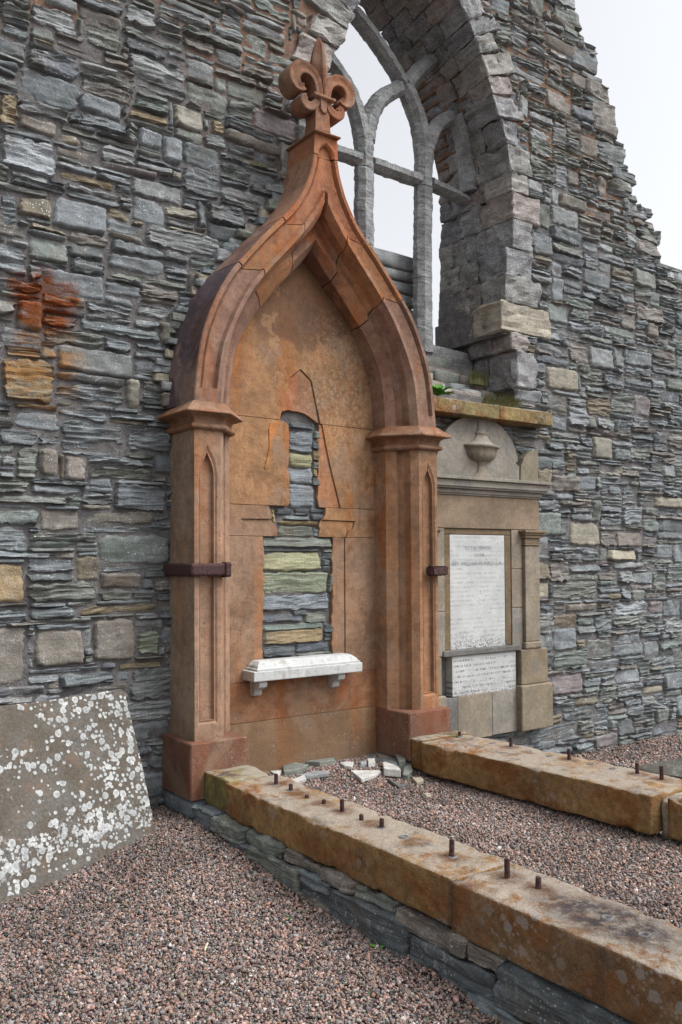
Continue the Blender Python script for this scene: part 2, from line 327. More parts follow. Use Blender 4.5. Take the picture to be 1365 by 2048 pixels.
def rock(c8, lines=(-1, -.88, -.3, .3, .88, 1), rnd=.02, amp=.008, seed=0, fr=9, lam=0):
    """rounded, uneven block between 8 corners (order x-fast, y, z)"""
    L = [np.array(q) for q in lines] if hasattr(lines[0], '__len__') else [np.array(lines)]*3; vs = []; ids = {}; fs = []
    def vid(i, j, k):
        if (i, j, k) not in ids: ids[(i, j, k)] = len(vs); vs.append((L[0][i], L[1][j], L[2][k]))
        return ids[(i, j, k)]
    A, B, C = (len(q)-1 for q in L)
    for a in range(A):
        for b in range(C): fs += [[vid(a, 0, b), vid(a+1, 0, b), vid(a+1, 0, b+1), vid(a, 0, b+1)], [vid(a, B, b), vid(a, B, b+1), vid(a+1, B, b+1), vid(a+1, B, b)]]
        for b in range(B): fs += [[vid(a, b, 0), vid(a, b+1, 0), vid(a+1, b+1, 0), vid(a+1, b, 0)], [vid(a, b, C), vid(a+1, b, C), vid(a+1, b+1, C), vid(a, b+1, C)]]
    for a in range(B):
        for b in range(C): fs += [[vid(0, a, b), vid(0, a, b+1), vid(0, a+1, b+1), vid(0, a+1, b)], [vid(A, a, b), vid(A, a+1, b), vid(A, a+1, b+1), vid(A, a, b+1)]]
    q = np.array(vs); c8 = np.array(c8, float); t = (q+1)/2
    p = 0
    for k in range(8):
        i, j, l = k & 1, (k >> 1) & 1, k >> 2
        p = p + ((t[:, 0] if i else 1-t[:, 0])*(t[:, 1] if j else 1-t[:, 1])*(t[:, 2] if l else 1-t[:, 2]))[:, None]*c8[k]
    ctr = c8.mean(0); ext = np.array([np.linalg.norm(c8[1]-c8[0]), np.linalg.norm(c8[2]-c8[0]), np.linalg.norm(c8[4]-c8[0])])
    edge = (np.abs(q) > .999).sum(1)                   # 1 face, 2 edge, 3 corner
    ax = [c8[1]-c8[0], c8[2]-c8[0], c8[4]-c8[0]]; ax = [a/np.linalg.norm(a) for a in ax]
    pull = np.where(edge == 2, .3, np.where(edge == 3, .45, 0))*rnd
    nrm = sum(np.where(np.abs(q[:, i]) > .999, np.sign(q[:, i]), 0)[:, None]*ax[i] for i in range(3))
    p = p - nrm*pull[:, None]
    d = fbm(p*fr, 3, seed)*amp
    if lam: d = d + vnoise(np.stack([p[:, 0]*4, p[:, 1]*4, p[:, 2]*55], 1), seed+5)*lam
    return p + nrm/np.maximum(np.linalg.norm(nrm, axis=1), 1)[:, None]*d[:, None], fs
def box8(x0, x1, y0, y1, z0, z1): return [(x, y, z) for z in (z0, z1) for y in (y0, y1) for x in (x0, x1)]

PAL0 = dict(b=(.150, .170, .178), g=(.165, .175, .150), d=(.088, .098, .102), n=(.185, .160, .135), N=(.205, .180, .150), l=(.26, .27, .27), w=(.29, .31, .33),
           W=(.21, .22, .22), o=(.26, .20, .12), O=(.31, .22, .115), o2=(.20, .155, .09), y=(.28, .275, .17), y2=(.24, .265, .19), p=(.20, .165, .165), B=(.20, .22, .235),
           c=(.36, .32, .24), t=(.26, .235, .18), b2=(.18, .20, .215), d2=(.11, .12, .14), g2=(.17, .20, .18))
PAL = {k: (v[0]*1.08, v[1]*1.09, v[2]*1.11) for k, v in PAL0.items()}
def stone_mesh(x0, z0, x1, z1, yb, proud, lam, amp, seed, tilt=0., rough=.5):
    w, h = x1-x0, z1-z0
    nx = int(np.clip(w/.017, 6, 20)); nz = int(np.clip(h/.0095, 4, 16))
    u = np.linspace(-1, 1, nx+1); u = np.sign(u)*np.abs(u)**.8; v = np.linspace(-1, 1, nz+1); v = np.sign(v)*np.abs(v)**.85
    U, V = np.meshgrid(u, v)
    s = np.full(U.shape, seed*1.37)
    rs = np.random.default_rng(seed+11)
    ej = min(h*.16, .014)*rough*2
    cxr = rs.uniform(-1, 1, 4)*min(.07*w, .022)*rough*2; czr = rs.uniform(-1, .35, 4)*min(.16*h, .016)*rough*2     # uneven corners
    def bil(c): return (c[0]*(1-U)*(1-V)+c[1]*(1+U)*(1-V)+c[2]*(1-U)*(1+V)+c[3]*(1+U)*(1+V))/4
    X = U*w/2*(1-.05*np.abs(V)**5*rough*2) - np.sign(U)*np.abs(bil(cxr))*np.abs(U) + np.abs(U)**2*np.sign(U)*fbm(np.stack([np.sign(U)*3, V*h*26, s], -1), 2, 3)*ej
    Z = V*h/2*(1-.10*np.abs(U)**6*rough*2) + np.sign(V)*np.minimum(bil(czr), .004)*np.abs(V) + np.abs(V)**2*np.sign(V)*fbm(np.stack([U*w*12, np.sign(V)*3, s], -1), 2, 4)*ej
    X, Z = X*cos(tilt)-Z*sin(tilt), X*sin(tilt)+Z*cos(tilt)
    P = np.stack([X+(x0+x1)/2, Z+(z0+z1)/2, s], -1)
    em = np.minimum((1-np.abs(U))*w/2, (1-np.abs(V))*h/2)
    rw = min(.010, h*.2) if lam > .005 else min(.016, h*.25)
    roll = sstep(-.001, rw, em)**.7
    a = vnoise(np.stack([P[..., 0]*3.6, P[..., 1]*62+vnoise(P*7, 8)*1.6, s], -1), 5)
    a2 = vnoise(np.stack([P[..., 0]*13, P[..., 1]*120, s], -1), 6)
    d = proud*roll + (np.sign(a)*np.abs(a)**.5*lam + a2*lam*.55 + fbm(np.stack([P[..., 0]*9, P[..., 1]*13, s], -1), 4, 7)*amp)*(.25+.75*roll)
    d = d + proud*.45*(U*vnoise(np.array([[seed, 1., 2.]]), 1)[0] + V*vnoise(np.array([[seed, 5., 2.]]), 1)[0])*roll
    Y = yb - d; Y[roll < .02] = yb+.012
    vs = np.stack([X+(x0+x1)/2, Y, Z+(z0+z1)/2], -1).reshape(-1, 3)
    n = nx+1
    fs = [[j*n+i, j*n+i+1, (j+1)*n+i+1, (j+1)*n+i] for j in range(nz) for i in range(nx)]
    return vs, fs

# ------------------------------------------------------------------ ground
def g_out(x, y):                  # gravel level outside the enclosure, with a slight bank against the tomb
    r = -.05 + .10*sstep(3.2, 4.7, y)*sstep(1.2, 2.3, x) - .05*sstep(2.9, 1.5, y)*sstep(1.2, 2.4, x) + .0*x
    return np.where(np.asarray(x) > 4.3, -.165+.02*sstep(5.0, 4.2, y), r)
def g_in(x, y): return .085 + .07*sstep(4.5, 5.1, y) + .012*np.sin(np.asarray(x)*9+np.asarray(y)*4)*.5
gx = np.concatenate([[-250, -60, -15, -4], np.linspace(-1, 2.3, 34), [2.45, 2.6, 3.4, 4.2, 4.45], np.linspace(4.6, 9, 12), [15, 60, 250]])
gy = np.concatenate([[-250, -60, -15, -4], np.linspace(-1, 5.3, 56), [9, 15, 60, 250]])
GX, GY = np.meshgrid(gx, gy); GZ = np.where((GX > 2.42) & (GX < 4.4), -.09, g_out(GX, GY)-.012)
n = len(gx)
gr = mk('ground', np.stack([GX, GY, GZ], -1).reshape(-1, 3), [[j*n+i, j*n+i+1, (j+1)*n+i+1, (j+1)*n+i] for j in range(len(gy)-1) for i in range(n-1)], SOIL, smooth=True, center=False)
tag(gr, 'gritty earth ground under the gravel of the churchyard', 'ground', kind='structure')
ax = np.linspace(2.7, 4.25, 20); ay = np.linspace(.4, 5.16, 48); AX, AY = np.meshgrid(ax, ay); n = 20
pb = mk('plot_bed', np.stack([AX, AY, g_in(AX, AY)-.012], -1).reshape(-1, 3), [[j*n+i, j*n+i+1, (j+1)*n+i+1, (j+1)*n+i] for j in range(47) for i in range(19)], SOIL, smooth=True, center=False)
tag(pb, 'raised earth bed of the grave plot between the two stone kerbs', 'ground', kind='structure')

def inframe(p, mg=.12):
    d = p-np.array([0, 0, 1.6]); k = d@np.array(fw); sx = d@np.array(cr)/k*1734.6/682.5; sy = (d@np.array(cu)/k*1734.6+53-0)/1024
    return (k > .3) & (np.abs(sx) < 1+mg) & (np.abs(sy) < 1.1+mg)
ICO = []
ph = (1+sqrt(5))/2
for s1 in (-1, 1):
    for s2 in (-ph, ph): ICO += [(0, s1, s2), (s1, s2, 0), (s2, 0, s1)]
ICO = np.array(ICO)/1.902
bmx = bmesh.new(); [bmx.verts.new(p) for p in ICO]; bmesh.ops.convex_hull(bmx, input=bmx.verts); bmx.verts.index_update()
ICOF = np.array([[l.vert.index for l in f.loops] for f in bmx.faces]); ICO = np.array([v.co[:] for v in bmx.verts]); bmx.free()
GPAL = np.array([(.33, .20, .165), (.29, .21, .18), (.23, .22, .215), (.17, .165, .165), (.40, .29, .24), (.21, .145, .115), (.44, .42, .40), (.095, .09, .095), (.36, .20, .12), (.27, .24, .18)])
GPW = np.array([.2, .16, .16, .13, .1, .1, .045, .055, .03, .02]); GPW /= GPW.sum()
def pebbles(name, pts, label, r0=.0050, r1=.0100):
    n = len(pts); V = ICO[None]*(1+RNG.uniform(-.38, .30, (n, 12, 1)))
    V = V*np.stack([RNG.uniform(.75, 1.6, n), RNG.uniform(.65, 1.15, n), RNG.uniform(.4, .85, n)], -1)[:, None]
    q = RNG.normal(size=(n, 4)); q[:, 1:3] *= .45; q /= np.linalg.norm(q, axis=1)[:, None]; a, b, c, d = q.T
    R = np.stack([1-2*(c*c+d*d), 2*(b*c-a*d), 2*(b*d+a*c), 2*(b*c+a*d), 1-2*(b*b+d*d), 2*(c*d-a*b), 2*(b*d-a*c), 2*(c*d+a*b), 1-2*(b*b+c*c)], -1).reshape(n, 3, 3)
    rad = (r0*.75+(r1-r0*.75)*RNG.random(n)**1.7)*np.where(RNG.random(n) < .05, 1.65, 1)
    V = np.einsum('nij,nkj->nki', R, V)*rad[:, None, None] + pts[:, None]
    F = (ICOF[None]+12*np.arange(n)[:, None, None]).reshape(-1, 3)
    me = bpy.data.meshes.new(name); me.vertices.add(n*12); me.vertices.foreach_set('co', V.ravel().astype(np.float32))
    me.loops.add(F.size); me.loops.foreach_set('vertex_index', F.ravel().astype(np.int32))
    me.polygons.add(len(F)); me.polygons.foreach_set('loop_start', np.arange(0, F.size, 3, dtype=np.int32)); me.update(calc_edges=True)
    col = GPAL[RNG.choice(len(GPAL), n, p=GPW)]; col = (col*.82+col.mean(1, keepdims=True)*.18)*RNG.uniform(.48, 1.12, (n, 1))*np.array([[1.03, .985, .97]])*(.82+.3*sstep(-.6, .6, fbm(pts*1.6, 3, 5)))[:, None]
    c4 = np.ones((n, 12, 4), np.float32); c4[:, :, :3] = col[:, None]
    at = me.color_attributes.new('Col', 'FLOAT_COLOR', 'POINT'); at.data.foreach_set('color', c4.ravel()); me.materials.append(GRV)
    o = link(bpy.data.objects.new(name, me)); tag(o, label, 'gravel', kind='stuff'); return o
def scatter(x0, x1, y0, y1, dens, zf, keep=None):
    n = int((x1-x0)*(y1-y0)*dens); p = np.stack([RNG.uniform(x0, x1, n), RNG.uniform(y0, y1, n)], -1)
    z = zf(p[:, 0], p[:, 1])+RNG.uniform(-.006, .006, n); p = np.column_stack([p, z]); k = inframe(p)
    if keep is not None: k &= keep(p)
    return p[k]
pebbles('path_gravel', scatter(-.2, 2.42, .6, 5.15, 11500, g_out), 'pinkish grey gravel in front of the kerb and leaning slab')
pebbles('plot_gravel', scatter(2.72, 4.25, .9, 5.14, 11500, g_in), 'pinkish grey gravel filling the grave plot between the kerbs')
pebbles('far_gravel', scatter(4.5, 8.6, 2.2, 5.14, 3400, g_out), 'pinkish grey gravel behind the right kerb along the wall foot', .008, .014)

# ------------------------------------------------------------------ ruined wall
wall = thing('ruined_wall', (4.2, 5.6, -.2), 'tall ruined church wall of grey slaty rubble with an arched window opening', 'wall')
WY = 5.19                          # mortar face
WC = 4.605                         # window centre
WF = [(1.03, 2.9), (1.03, 3.42), (.98, 3.43), (.98, 3.57), (.84, 3.58), (.84, 3.82), (.88, 3.83), (.90, 4.14), (.965, 4.3), (1.0, 4.43), (.99, 4.65), (1.0, 4.84), (.97, 5.03), (.925, 5.24), (.85, 5.42), (.775, 5.59), (.71, 5.73), (.625, 5.89), (.485, 6.13), (.385, 6.26), (.22, 6.45), (0, 6.68)]
WBk = [(1.0, 2.9), (.995, 4.3), (.99, 5.19), (.94, 5.41), (.79, 5.75), (.57, 6.11), (.415, 6.28), (.25, 6.42), (.1, 6.53), (0, 6.6)]
def hw(cur, z): return float(np.interp(z, [p[1] for p in cur], [p[0] for p in cur]))
EDGE = [(4.66, 4.79, 7.77), (4.79, 4.92, 7.79), (4.92, 4.99, 7.66), (4.99, 5.05, 7.50), (5.05, 5.14, 7.66), (5.14, 5.20, 7.35), (5.20, 5.31, 7.29), (5.31, 5.41, 7.40), (5.41, 5.48, 7.27), (5.48, 5.62, 7.19), (5.62, 5.68, 7.21), (5.68, 5.80, 7.07), (5.80, 5.99, 7.05), (5.99, 6.15, 6.98), (6.15, 6.21, 6.86), (6.21, 6.42, 6.79), (6.42, 6.48, 6.80), (6.48, 6.56, 6.62), (6.56, 6.72, 6.57), (6.72, 6.86, 6.50), (6.86, 7.05, 6.46), (7.05, 7.4, 6.36)]
def xmax(z):
    if z < 4.4: return 9.6
    if z < 4.60: return 9.6-(z-4.4)*5.5
    for a, b, x in EDGE:
        if z < b: return x
    return 6.3
TC = 3.396
E0 = [(1.003, 2.58), (.979, 2.823), (.951, 2.998), (.899, 3.15), (.832, 3.298), (.748, 3.441), (.665, 3.537), (.590, 3.626), (.481, 3.75), (.362, 3.871), (.285, 3.948), (.222, 4.04), (.165, 4.145)]
E0x = [(.119, 4.278), (.101, 4.375)]
def tomb_hw(z):
    if z < 2.58: return 1.0
    a = E0+E0x+[(.10, 4.54), (0, 4.541)]; return float(np.interp(z, [p[1] for p in a], [p[0] for p in a]))
CS = .0125; X0, Z0, X1, Z1 = .35, -.35, 9.7, 7.35
NX, NZ = int((X1-X0)/CS), int((Z1-Z0)/CS)
occ = np.zeros((NZ, NX), bool)
def cell(x, z): return int(round((x-X0)/CS)), int(round((z-Z0)/CS))
def block(x0, z0, x1, z1):
    a, b = cell(x0, z0); c, d = cell(x1, z1); occ[max(b, 0):max(d, 0), max(a, 0):max(c, 0)] = True
zc = Z0+(np.arange(NZ)+.5)*CS; xc = X0+(np.arange(NX)+.5)*CS
for r in range(NZ):
    z = zc[r]; occ[r, xc > xmax(z)] = True
    if z < 4.3: occ[r, np.abs(xc-TC) < tomb_hw(z)-(.1 if z < 2.58 else .22)] = True
    if 2.9 < z < 6.68: occ[r, np.abs(xc-WC) < hw(WF, z)+.02] = True
    if z > 6.0: occ[r, xc < 0] = True
block(4.38, -.4, 4.6, .15); block(4.38, .14, 5.86, 2.30); block(4.5, 2.27, 5.72, 2.52); block(4.62, 2.5, 5.6, 2.68); block(4.36, 2.75, 5.94, 2.885); block(4.36, 2.87, 5.62, 3.45)

# --- dressed stones round the window: the edge stones of jamb and arch, right side in view
DC = [(.205, .205, .21), (.25, .24, .22), (.165, .167, .175), (.23, .20, .185), (.185, .185, .175)]
wz = [3.10, 3.42, 3.575, 3.825, 4.07, 4.31, 4.57, 4.81, 4.99, 5.21, 5.42, 5.59, 5.73, 5.89, 6.01, 6.13, 6.26, 6.37, 6.47, 6.58, 6.68]
YB = 6.07
def back_z(z): return z if z < 5.0 else 5.0+(z-5.0)*(6.60-5.0)/(6.68-5.0)
for side in (1, -1):
    for i in range(len(wz)-1):
        z0, z1 = wz[i], wz[i+1]
        if side < 0 and z1 < 4.4: continue
        fwid = (.22, .36, .26, .33, .21, .30)[(i*5+(side > 0)) % 6]
        if i < 4: fwid = (.27, .19, .64, .47)[i]
        slope = 0 if z0 < 5.2 else (z0-5.2)*.20
        n0, n1 = (hw(WF, z0), hw(WF, z1)) if z0 > 4.9 else (hw(WF, (z0+z1)/2),)*2; b0, b1 = hw(WBk, back_z(z0)), hw(WBk, back_z(z1))
        cuts = [0, RNG.uniform(.26, .36), RNG.uniform(.5, .62), RNG.uniform(.76, .84), 1] if i % 2 else [0, RNG.uniform(.36, .46), RNG.uniform(.68, .78), 1]
        for k in range(len(cuts)-1):
            def pt(t, a, b, zz, extra): return (WC+side*(a+(b-a)*t+extra), 5.145+(YB-5.145)*t, zz+(back_z(zz)-zz)*t)
            ta, tb = cuts[k]+(.002 if k else 0), cuts[k+1]-.002
            ex = fwid if k == 0 else .3; g = .002
            dz1 = slope; jit = RNG.uniform(-.014, .014)
            c8 = []
            for (a, b, zz, dz) in ((n0, b0, z0+g, 0), (n1, b1, z1-g, 0)):
                for t in (ta, tb):
                    pts = [pt(t, a, b, zz, jit), pt(t, a, b, zz, ex)]; pts[1] = (pts[1][0], pts[1][1], pts[1][2]+dz1*.9*(ex/.25))
                    c8 += pts if side > 0 else pts[::-1]
            v, f = rock(c8, (-1, -.95, -.7, -.35, 0, .35, .7, .95, 1), rnd=.014, amp=.026 if i < 4 else .022, seed=i*7+k, fr=10, lam=.012)
            cc = (.32, .285, .225) if (i == 2 and k == 0) else tuple(q*(1.12 if k == 0 else .92) for q in DC[(i*3+k*2+(side < 0)) % 5])
            mk('jamb_stone' if z0 < 5.1 else 'arch_voussoir', v, f, DRS, wall, cc)
        for r in range(NZ):
            if z0 <= zc[r] < z1:
                hh = hw(WF, zc[r]); a, b = sorted((WC+side*hh, WC+side*(hh+fwid-.01))); occ[r, (xc > a-.05) & (xc < b)] = True

# --- two large base stones of the right jamb, and the broken stepped sill
for j in range(7):
    y0 = 5.21+.075*j; z0 = 2.86+.075*j
    x = 4.30
    while x < 5.66:
        w = random.uniform(.16, .4); h = random.uniform(.05, .095); d = random.uniform(.18, .3)
        v, f = rock(box8(x, min(x+w, 5.7), y0+random.uniform(-.02, .03), y0+d, z0-.06, z0+h-.015+random.uniform(-.015, .02)), (-1, -.85, 0, .85, 1), .03, .016, int(x*100)+j, 9, .006)
        k = random.choice('ngtlWn'); mk('sill_stone', v, f, RUB, wall, (*PAL[k], random.uniform(.4, 1)), smooth=True); x += w+.008
for j, (x0, x1, z0, z1) in enumerate([(4.55, 5.14, 4.19, 4.33), (4.5, 5.135, 4.09, 4.18), (4.5, 5.14, 3.98, 4.08), (4.48, 5.12, 3.86, 3.97), (4.45, 5.13, 3.74, 3.85), (4.4, 5.3, 3.5, 3.73)]):
    v, f = rock(box8(x0, x1, 5.86, 6.1, z0, z1), (-1, -.85, 0, .85, 1), .03, .014, j, 9, .005); mk('sill_stone', v, f, RUB, wall, (*PAL['l'], .9), smooth=True)
v, f = rock(box8(4.25, 5.72, 5.66, 6.05, 2.95, 3.50), (-1, -.9, -.3, .3, .9, 1), .03, .02, 4, 6); mk('sill_stone', v, f, DRS, wall, DC[0], smooth=True)

# --- tracery
def sweep(pts, w, d, yc, seed, ch=.35, amp=.012):
    """chamfered stone bar along x,z points"""
    P = np.array(pts, float)
    for _ in range(2):
        Q = [P[0]]
        for a, b in zip(P[:-1], P[1:]): Q += [a*.75+b*.25, a*.25+b*.75]
        P = np.array(Q+[P[-1]])
    L = np.r_[0, np.cumsum(np.linalg.norm(np.diff(P, axis=0), axis=1))]; m = max(int(L[-1]/.022), 3); s = np.linspace(0, L[-1], m+1)
    P = np.stack([np.interp(s, L, P[:, 0]), np.interp(s, L, P[:, 1])], -1); T = np.gradient(P, axis=0); T /= np.linalg.norm(T, axis=1)[:, None]; N = np.stack([-T[:, 1], T[:, 0]], -1)
    sec = [(-.5, -.5+ch*.9), (-.5+ch*.75, -.5), (.5-ch*.75, -.5), (.5, -.5+ch*.9), (.5, .5-ch*.9), (.5-ch*.75, .5), (-.5+ch*.75, .5), (-.5, .5-ch*.9)]
    if np.ndim(w) == 0: w = [w]*(m+1)
    else: w = np.interp(s/L[-1], np.linspace(0, 1, len(w)), w)
    v = []
    for i in range(m+1):
        for a, b in sec: v.append((P[i, 0]+N[i, 0]*a*w[i], yc+b*d, P[i, 1]+N[i, 1]*a*w[i]))
    v = np.array(v); v = v+np.stack([(fbm(v*7+k*31, 2, seed)*.38+fbm(v*34+k*17, 2, seed+9)*.55) for k in range(3)], -1)*amp
    f = [[i*8+k, i*8+(k+1) % 8, (i+1)*8+(k+1) % 8, (i+1)*8+k] for i in range(m) for k in range(8)]+[list(range(7, -1, -1)), [m*8+k for k in range(8)]]
    return v, f
TY = 5.71; TRC = (.245, .255, .258)
def bar(name, par, pts, w, seed, d=.155, yc=TY, c=TRC): return mk(name, *sweep(pts, w, d, yc, seed), DRS, par, c)
tr = bar('tracery', wall, [(4.41, 3.42), (4.411, 3.9), (4.412, 4.225)], [.185, .17, .168], 1)
bar('mullion', tr, [(4.412, 4.232), (4.414, 4.6), (4.415, 4.885)], [.168, .165, .165], 21, .15)
bar('mullion', tr, [(4.415, 4.892), (4.415, 5.05), (4.405, 5.24)], [.165, .165, .185], 22)
bar('mullion', tr, [(5.06, 3.42), (5.062, 3.8), (5.064, 4.075)], [.19, .175, .172], 2)
bar('mullion', tr, [(5.064, 4.082), (5.068, 4.5), (5.078, 4.885)], [.172, .17, .168], 23, .15)
bar('mullion', tr, [(5.078, 4.892), (5.08, 5.05), (5.09, 5.28)], [.168, .17, .19], 24)
bar('transom', tr, [(3.63, 4.965), (4.35, 4.955)], .10, 3)
bar('transom', tr, [(4.475, 4.955), (5.015, 4.95)], .105, 4)
bar('transom', tr, [(5.145, 4.955), (5.4, 4.93), (5.62, 4.90)], [.10, .08, .045], 5, .15)
bar('tracery_bar', tr, [(5.09, 5.2), (5.05, 5.42), (4.97, 5.6), (4.86, 5.74)], [.18, .16, .145, .14], 6)
bar('tracery_bar', tr, [(4.85, 5.75), (4.70, 5.90), (4.56, 6.02), (4.42, 6.12), (4.30, 6.20), (4.16, 6.26)], .10, 7, .14)
bar('tracery_bar', tr, [(4.43, 5.14), (4.47, 5.34), (4.56, 5.51), (4.68, 5.62), (4.80, 5.70)], [.17, .145, .135, .13], 8, .15)
bar('tracery_bar', tr, [(4.87, 5.74), (4.98, 5.88), (5.10, 6.01), (5.25, 6.12)], .13, 9, .16, TY, (.275, .285, .29))
bar('tracery_bar', tr, [(4.395, 5.14), (4.36, 5.32), (4.26, 5.5), (4.12, 5.64), (3.99, 5.74), (3.86, 5.80)], [.15, .13, .12, .115, .11], 10, .15)
bar('tracery_bar', tr, [(5.10, 5.24), (5.18, 5.42), (5.30, 5.56), (5.45, 5.65), (5.54, 5.69)], [.15, .135, .13, .13, .13], 11, .16, TY, (.29, .295, .30))
bar('tracery_bar', tr, [(5.44, 5.62), (5.52, 5.44), (5.555, 5.22), (5.575, 4.96)], .10, 12, .18, TY-.06)

# --- random rubble with the striking stones of the photograph set first
KEY = [(1.5, 4.803, 1.782, 4.948, 'l'), (1.339, 4.672, 1.492, 4.749, 'b'), (1.825, 4.79, 2.065, 4.934, 'g'), (2.082, 5.021, 2.295, 5.149, 'l'), (2.082, 4.848, 2.368, 4.928, 'd'), (1.327, 4.152, 1.433, 4.314, 'o'), (1.434, 4.146, 1.667, 4.246, 'n'), (1.333, 3.905, 1.662, 4.101, 'w'), (1.798, 4.28, 2.102, 4.37, 'b'), (2.102, 4.421, 2.382, 4.484, 'o'), (2.697, 4.493, 2.8, 4.584, 'o'), (2.792, 4.465, 3.3, 4.548, 'n'), (2.815, 4.348, 3.139, 4.379, 'y'), (3.023, 4.611, 3.436, 4.775, 'p'), (1.647, 4.052, 1.921, 4.114, 'n'), (1.636, 3.618, 1.973, 3.811, 'B'), (1.329, 3.577, 1.43, 3.761, 'b'), (2.22, 3.623, 2.779, 3.763, 'W'), (1.668, 3.909, 2.024, 3.972, 'o2'), (1.98, 3.375, 2.52, 3.429, 'g'), (2.156, 3.16, 2.43, 3.262, 'W'), (1.789, 3.014, 2.326, 3.083, 'b'), (1.333, 2.862, 1.577, 2.961, 'w'), (1.334, 2.537, 1.657, 2.792, 'o2'), (1.657, 2.572, 2.091, 2.681, 'b'), (1.425, 2.089, 1.556, 2.273, 'g'), (1.562, 2.104, 1.682, 2.283, 'n'), (1.712, 2.088, 1.852, 2.247, 'n'), (1.853, 2.113, 2.288, 2.195, 'g'), (1.19, 1.366, 1.481, 1.602, 'O'), (1.495, 1.364, 1.922, 1.488, 'g'), (1.929, 1.434, 2.207, 1.533, 'n'), (1.805, 1.278, 2.325, 1.337, 'o2'), (1.889, .99, 2.164, 1.256, 'N'), (1.542, .985, 1.839, 1.199, 'N'), (1.2, .886, 1.491, 1.229, 'N'), (2.174, 1.01, 2.325, 1.173, 'y2'), (1.695, .855, 2.034, .937, 'b'), (1.566, 1.785, 1.813, 1.913, 'n'), (2.04, .923, 2.353, .978, 'o2'), (1.507, 1.262, 1.79, 1.333, 'b'), (1.2, 1.249, 1.502, 1.342, 'b'),
       (6.039, 3.138, 6.482, 3.344, 't'), (6.328, 1.721, 6.774, 1.949, 't'), (6.086, 1.23, 6.733, 1.394, 'g'), (6.274, 1.117, 6.715, 1.199, 'n'), (6.058, .377, 6.498, .56, 'p'), (7.015, 1.714, 7.443, 1.867, 'n'), (6.89, 1.578, 7.326, 1.693, 'c'), (6.97, 1.06, 7.525, 1.183, 'w'), (5.758, .005, 6.419, .121, 'b'), (7.651, 2.117, 8.103, 2.229, 't'), (6.707, 2.835, 7.024, 2.942, 'l'), (7.237, 2.583, 7.58, 2.688, 'g'), (7.773, .848, 8.069, 1.011, 'l'), (5.907, 1.257, 6.059, 1.405, 'c'), (6.09, 5.717, 6.446, 5.893, 'n'), (6.442, 6.021, 6.781, 6.161, 'n'), (6.077, 6.274, 6.727, 6.389, 'n'), (6.252, 4.844, 6.631, 4.972, 'n'), (6.629, 4.85, 7.007, 4.942, 'n'), (7.229, 4.671, 7.743, 4.828, 'l'), (6.554, 5.411, 6.814, 5.602, 'n'), (6.164, 6.522, 6.518, 6.595, 'n'), (7.904, 2.982, 8.126, 3.073, 'b'), (7.046, 1.352, 7.281, 1.494, 'l'), (7.416, .263, 7.748, .344, 'c')]
SMOOTH = set('NBOtcpn')
stones = []
for x0, z0, x1, z1, k in KEY:
    block(x0-.004, z0-.004, x1+.004, z1+.004)
    stones.append((x0, z0, x1, z1, tuple(q*.8+w_*.2 for q, w_ in zip(PAL[k], (.165, .17, .165))), .95 if k == 'W' else .55, .0022 if k in SMOOTH else .009, .007 if k in SMOOTH else .011))
def pick_col(z):
    k = random.choices(['b', 'g', 'd', 'n', 'l', 'w', 'W', 'o2', 'p', 't', 'B', 'o', 'g2', 'b2', 'd2'], [26, 17, 9, 10, 7, 1.5, 6, 4, 1.2, 2, 7, .5, 8, 14, 5])[0]
    if z > 4.6: k = random.choice([k, 'n', 'l', 'g'])
    f = random.uniform(.8, 1.15); m_ = (.168, .176, .177); return tuple((c*.62+q*.38)*f for c, q in zip(PAL[k], m_))
def height_at(r, a, b, mx):
    s = occ[r:r+mx, a:b].any(1); i = np.argmax(s); return int(i) if s.any() else min(mx, NZ-r)
row = 0
while row < NZ:
    free = ~occ[row]
    if not free.any(): row += 1; continue
    a = int(np.argmax(free)); run = 1
    while a+run < NX and free[a+run]: run += 1
    t = random.random()
    if t < .40: h, w = random.uniform(.024, .046), random.uniform(.16, .55)
    elif t < .76: h, w = random.uniform(.05, .10), random.uniform(.16, .50)
    else: h, w = random.uniform(.11, .22), random.uniform(.20, .50)
    cw = min(run, max(int(w/CS), 3))
    if run-cw < 6: cw = run if run*CS < .5 else run//2
    ch = max(int(round(h/CS)), 2)
    hh = height_at(row, a, a+cw, ch+3)
    if cw == run and random.random() < .8:          # in a pit: level up with a neighbour so that joints break
        tops = []
        for cc_ in (a-1, a+cw):
            if 0 <= cc_ < NX:
                k_ = 0
                while row+k_ < NZ and occ[row+k_, cc_] and k_ < 40: k_ += 1
                tops.append(k_)
        tops = [q for q in tops if .5*ch <= q <= 2.2*ch+2]
        if tops: ch = min(tops); hh = height_at(row, a, a+cw, ch+3)
    if hh >= ch and hh-ch < 2: ch = hh
    ch = min(ch, hh)
    if cw*CS > 9*ch*CS+.15: cw = max(int((5+random.random()*4)*ch), 4)
    occ[row:row+ch, a:a+cw] = True
    if cw < 2 or (ch < 2 and cw < 4): continue
    x0, x1 = X0+a*CS, X0+(a+cw)*CS; z0, z1 = Z0+row*CS, Z0+(row+ch)*CS
    g = random.uniform(-.006, .0)
    lam = random.choice([.004, .005, .009, .013, .017]) if (z1-z0) < .11 else random.choice([.0025, .0025, .004, .009, .014])
    stones.append((x0+g, z0+g*.7, x1-g, z1-g*.7, pick_col(z0), random.choice([.2, .4, .6, .8, .95]), lam, random.uniform(.006, .016)))
def score(s):
    x, z = (s[0]+s[2])/2, (s[1]+s[3])/2; d = np.array([x, 5.15, z-1.6]); k = d@np.array(fw)
    if not inframe(np.array([[x, 5.15, z]]), .0)[0]: return -1
    return (s[2]-s[0])*(s[3]-s[1])/k**2*(5.15/np.linalg.norm(d))
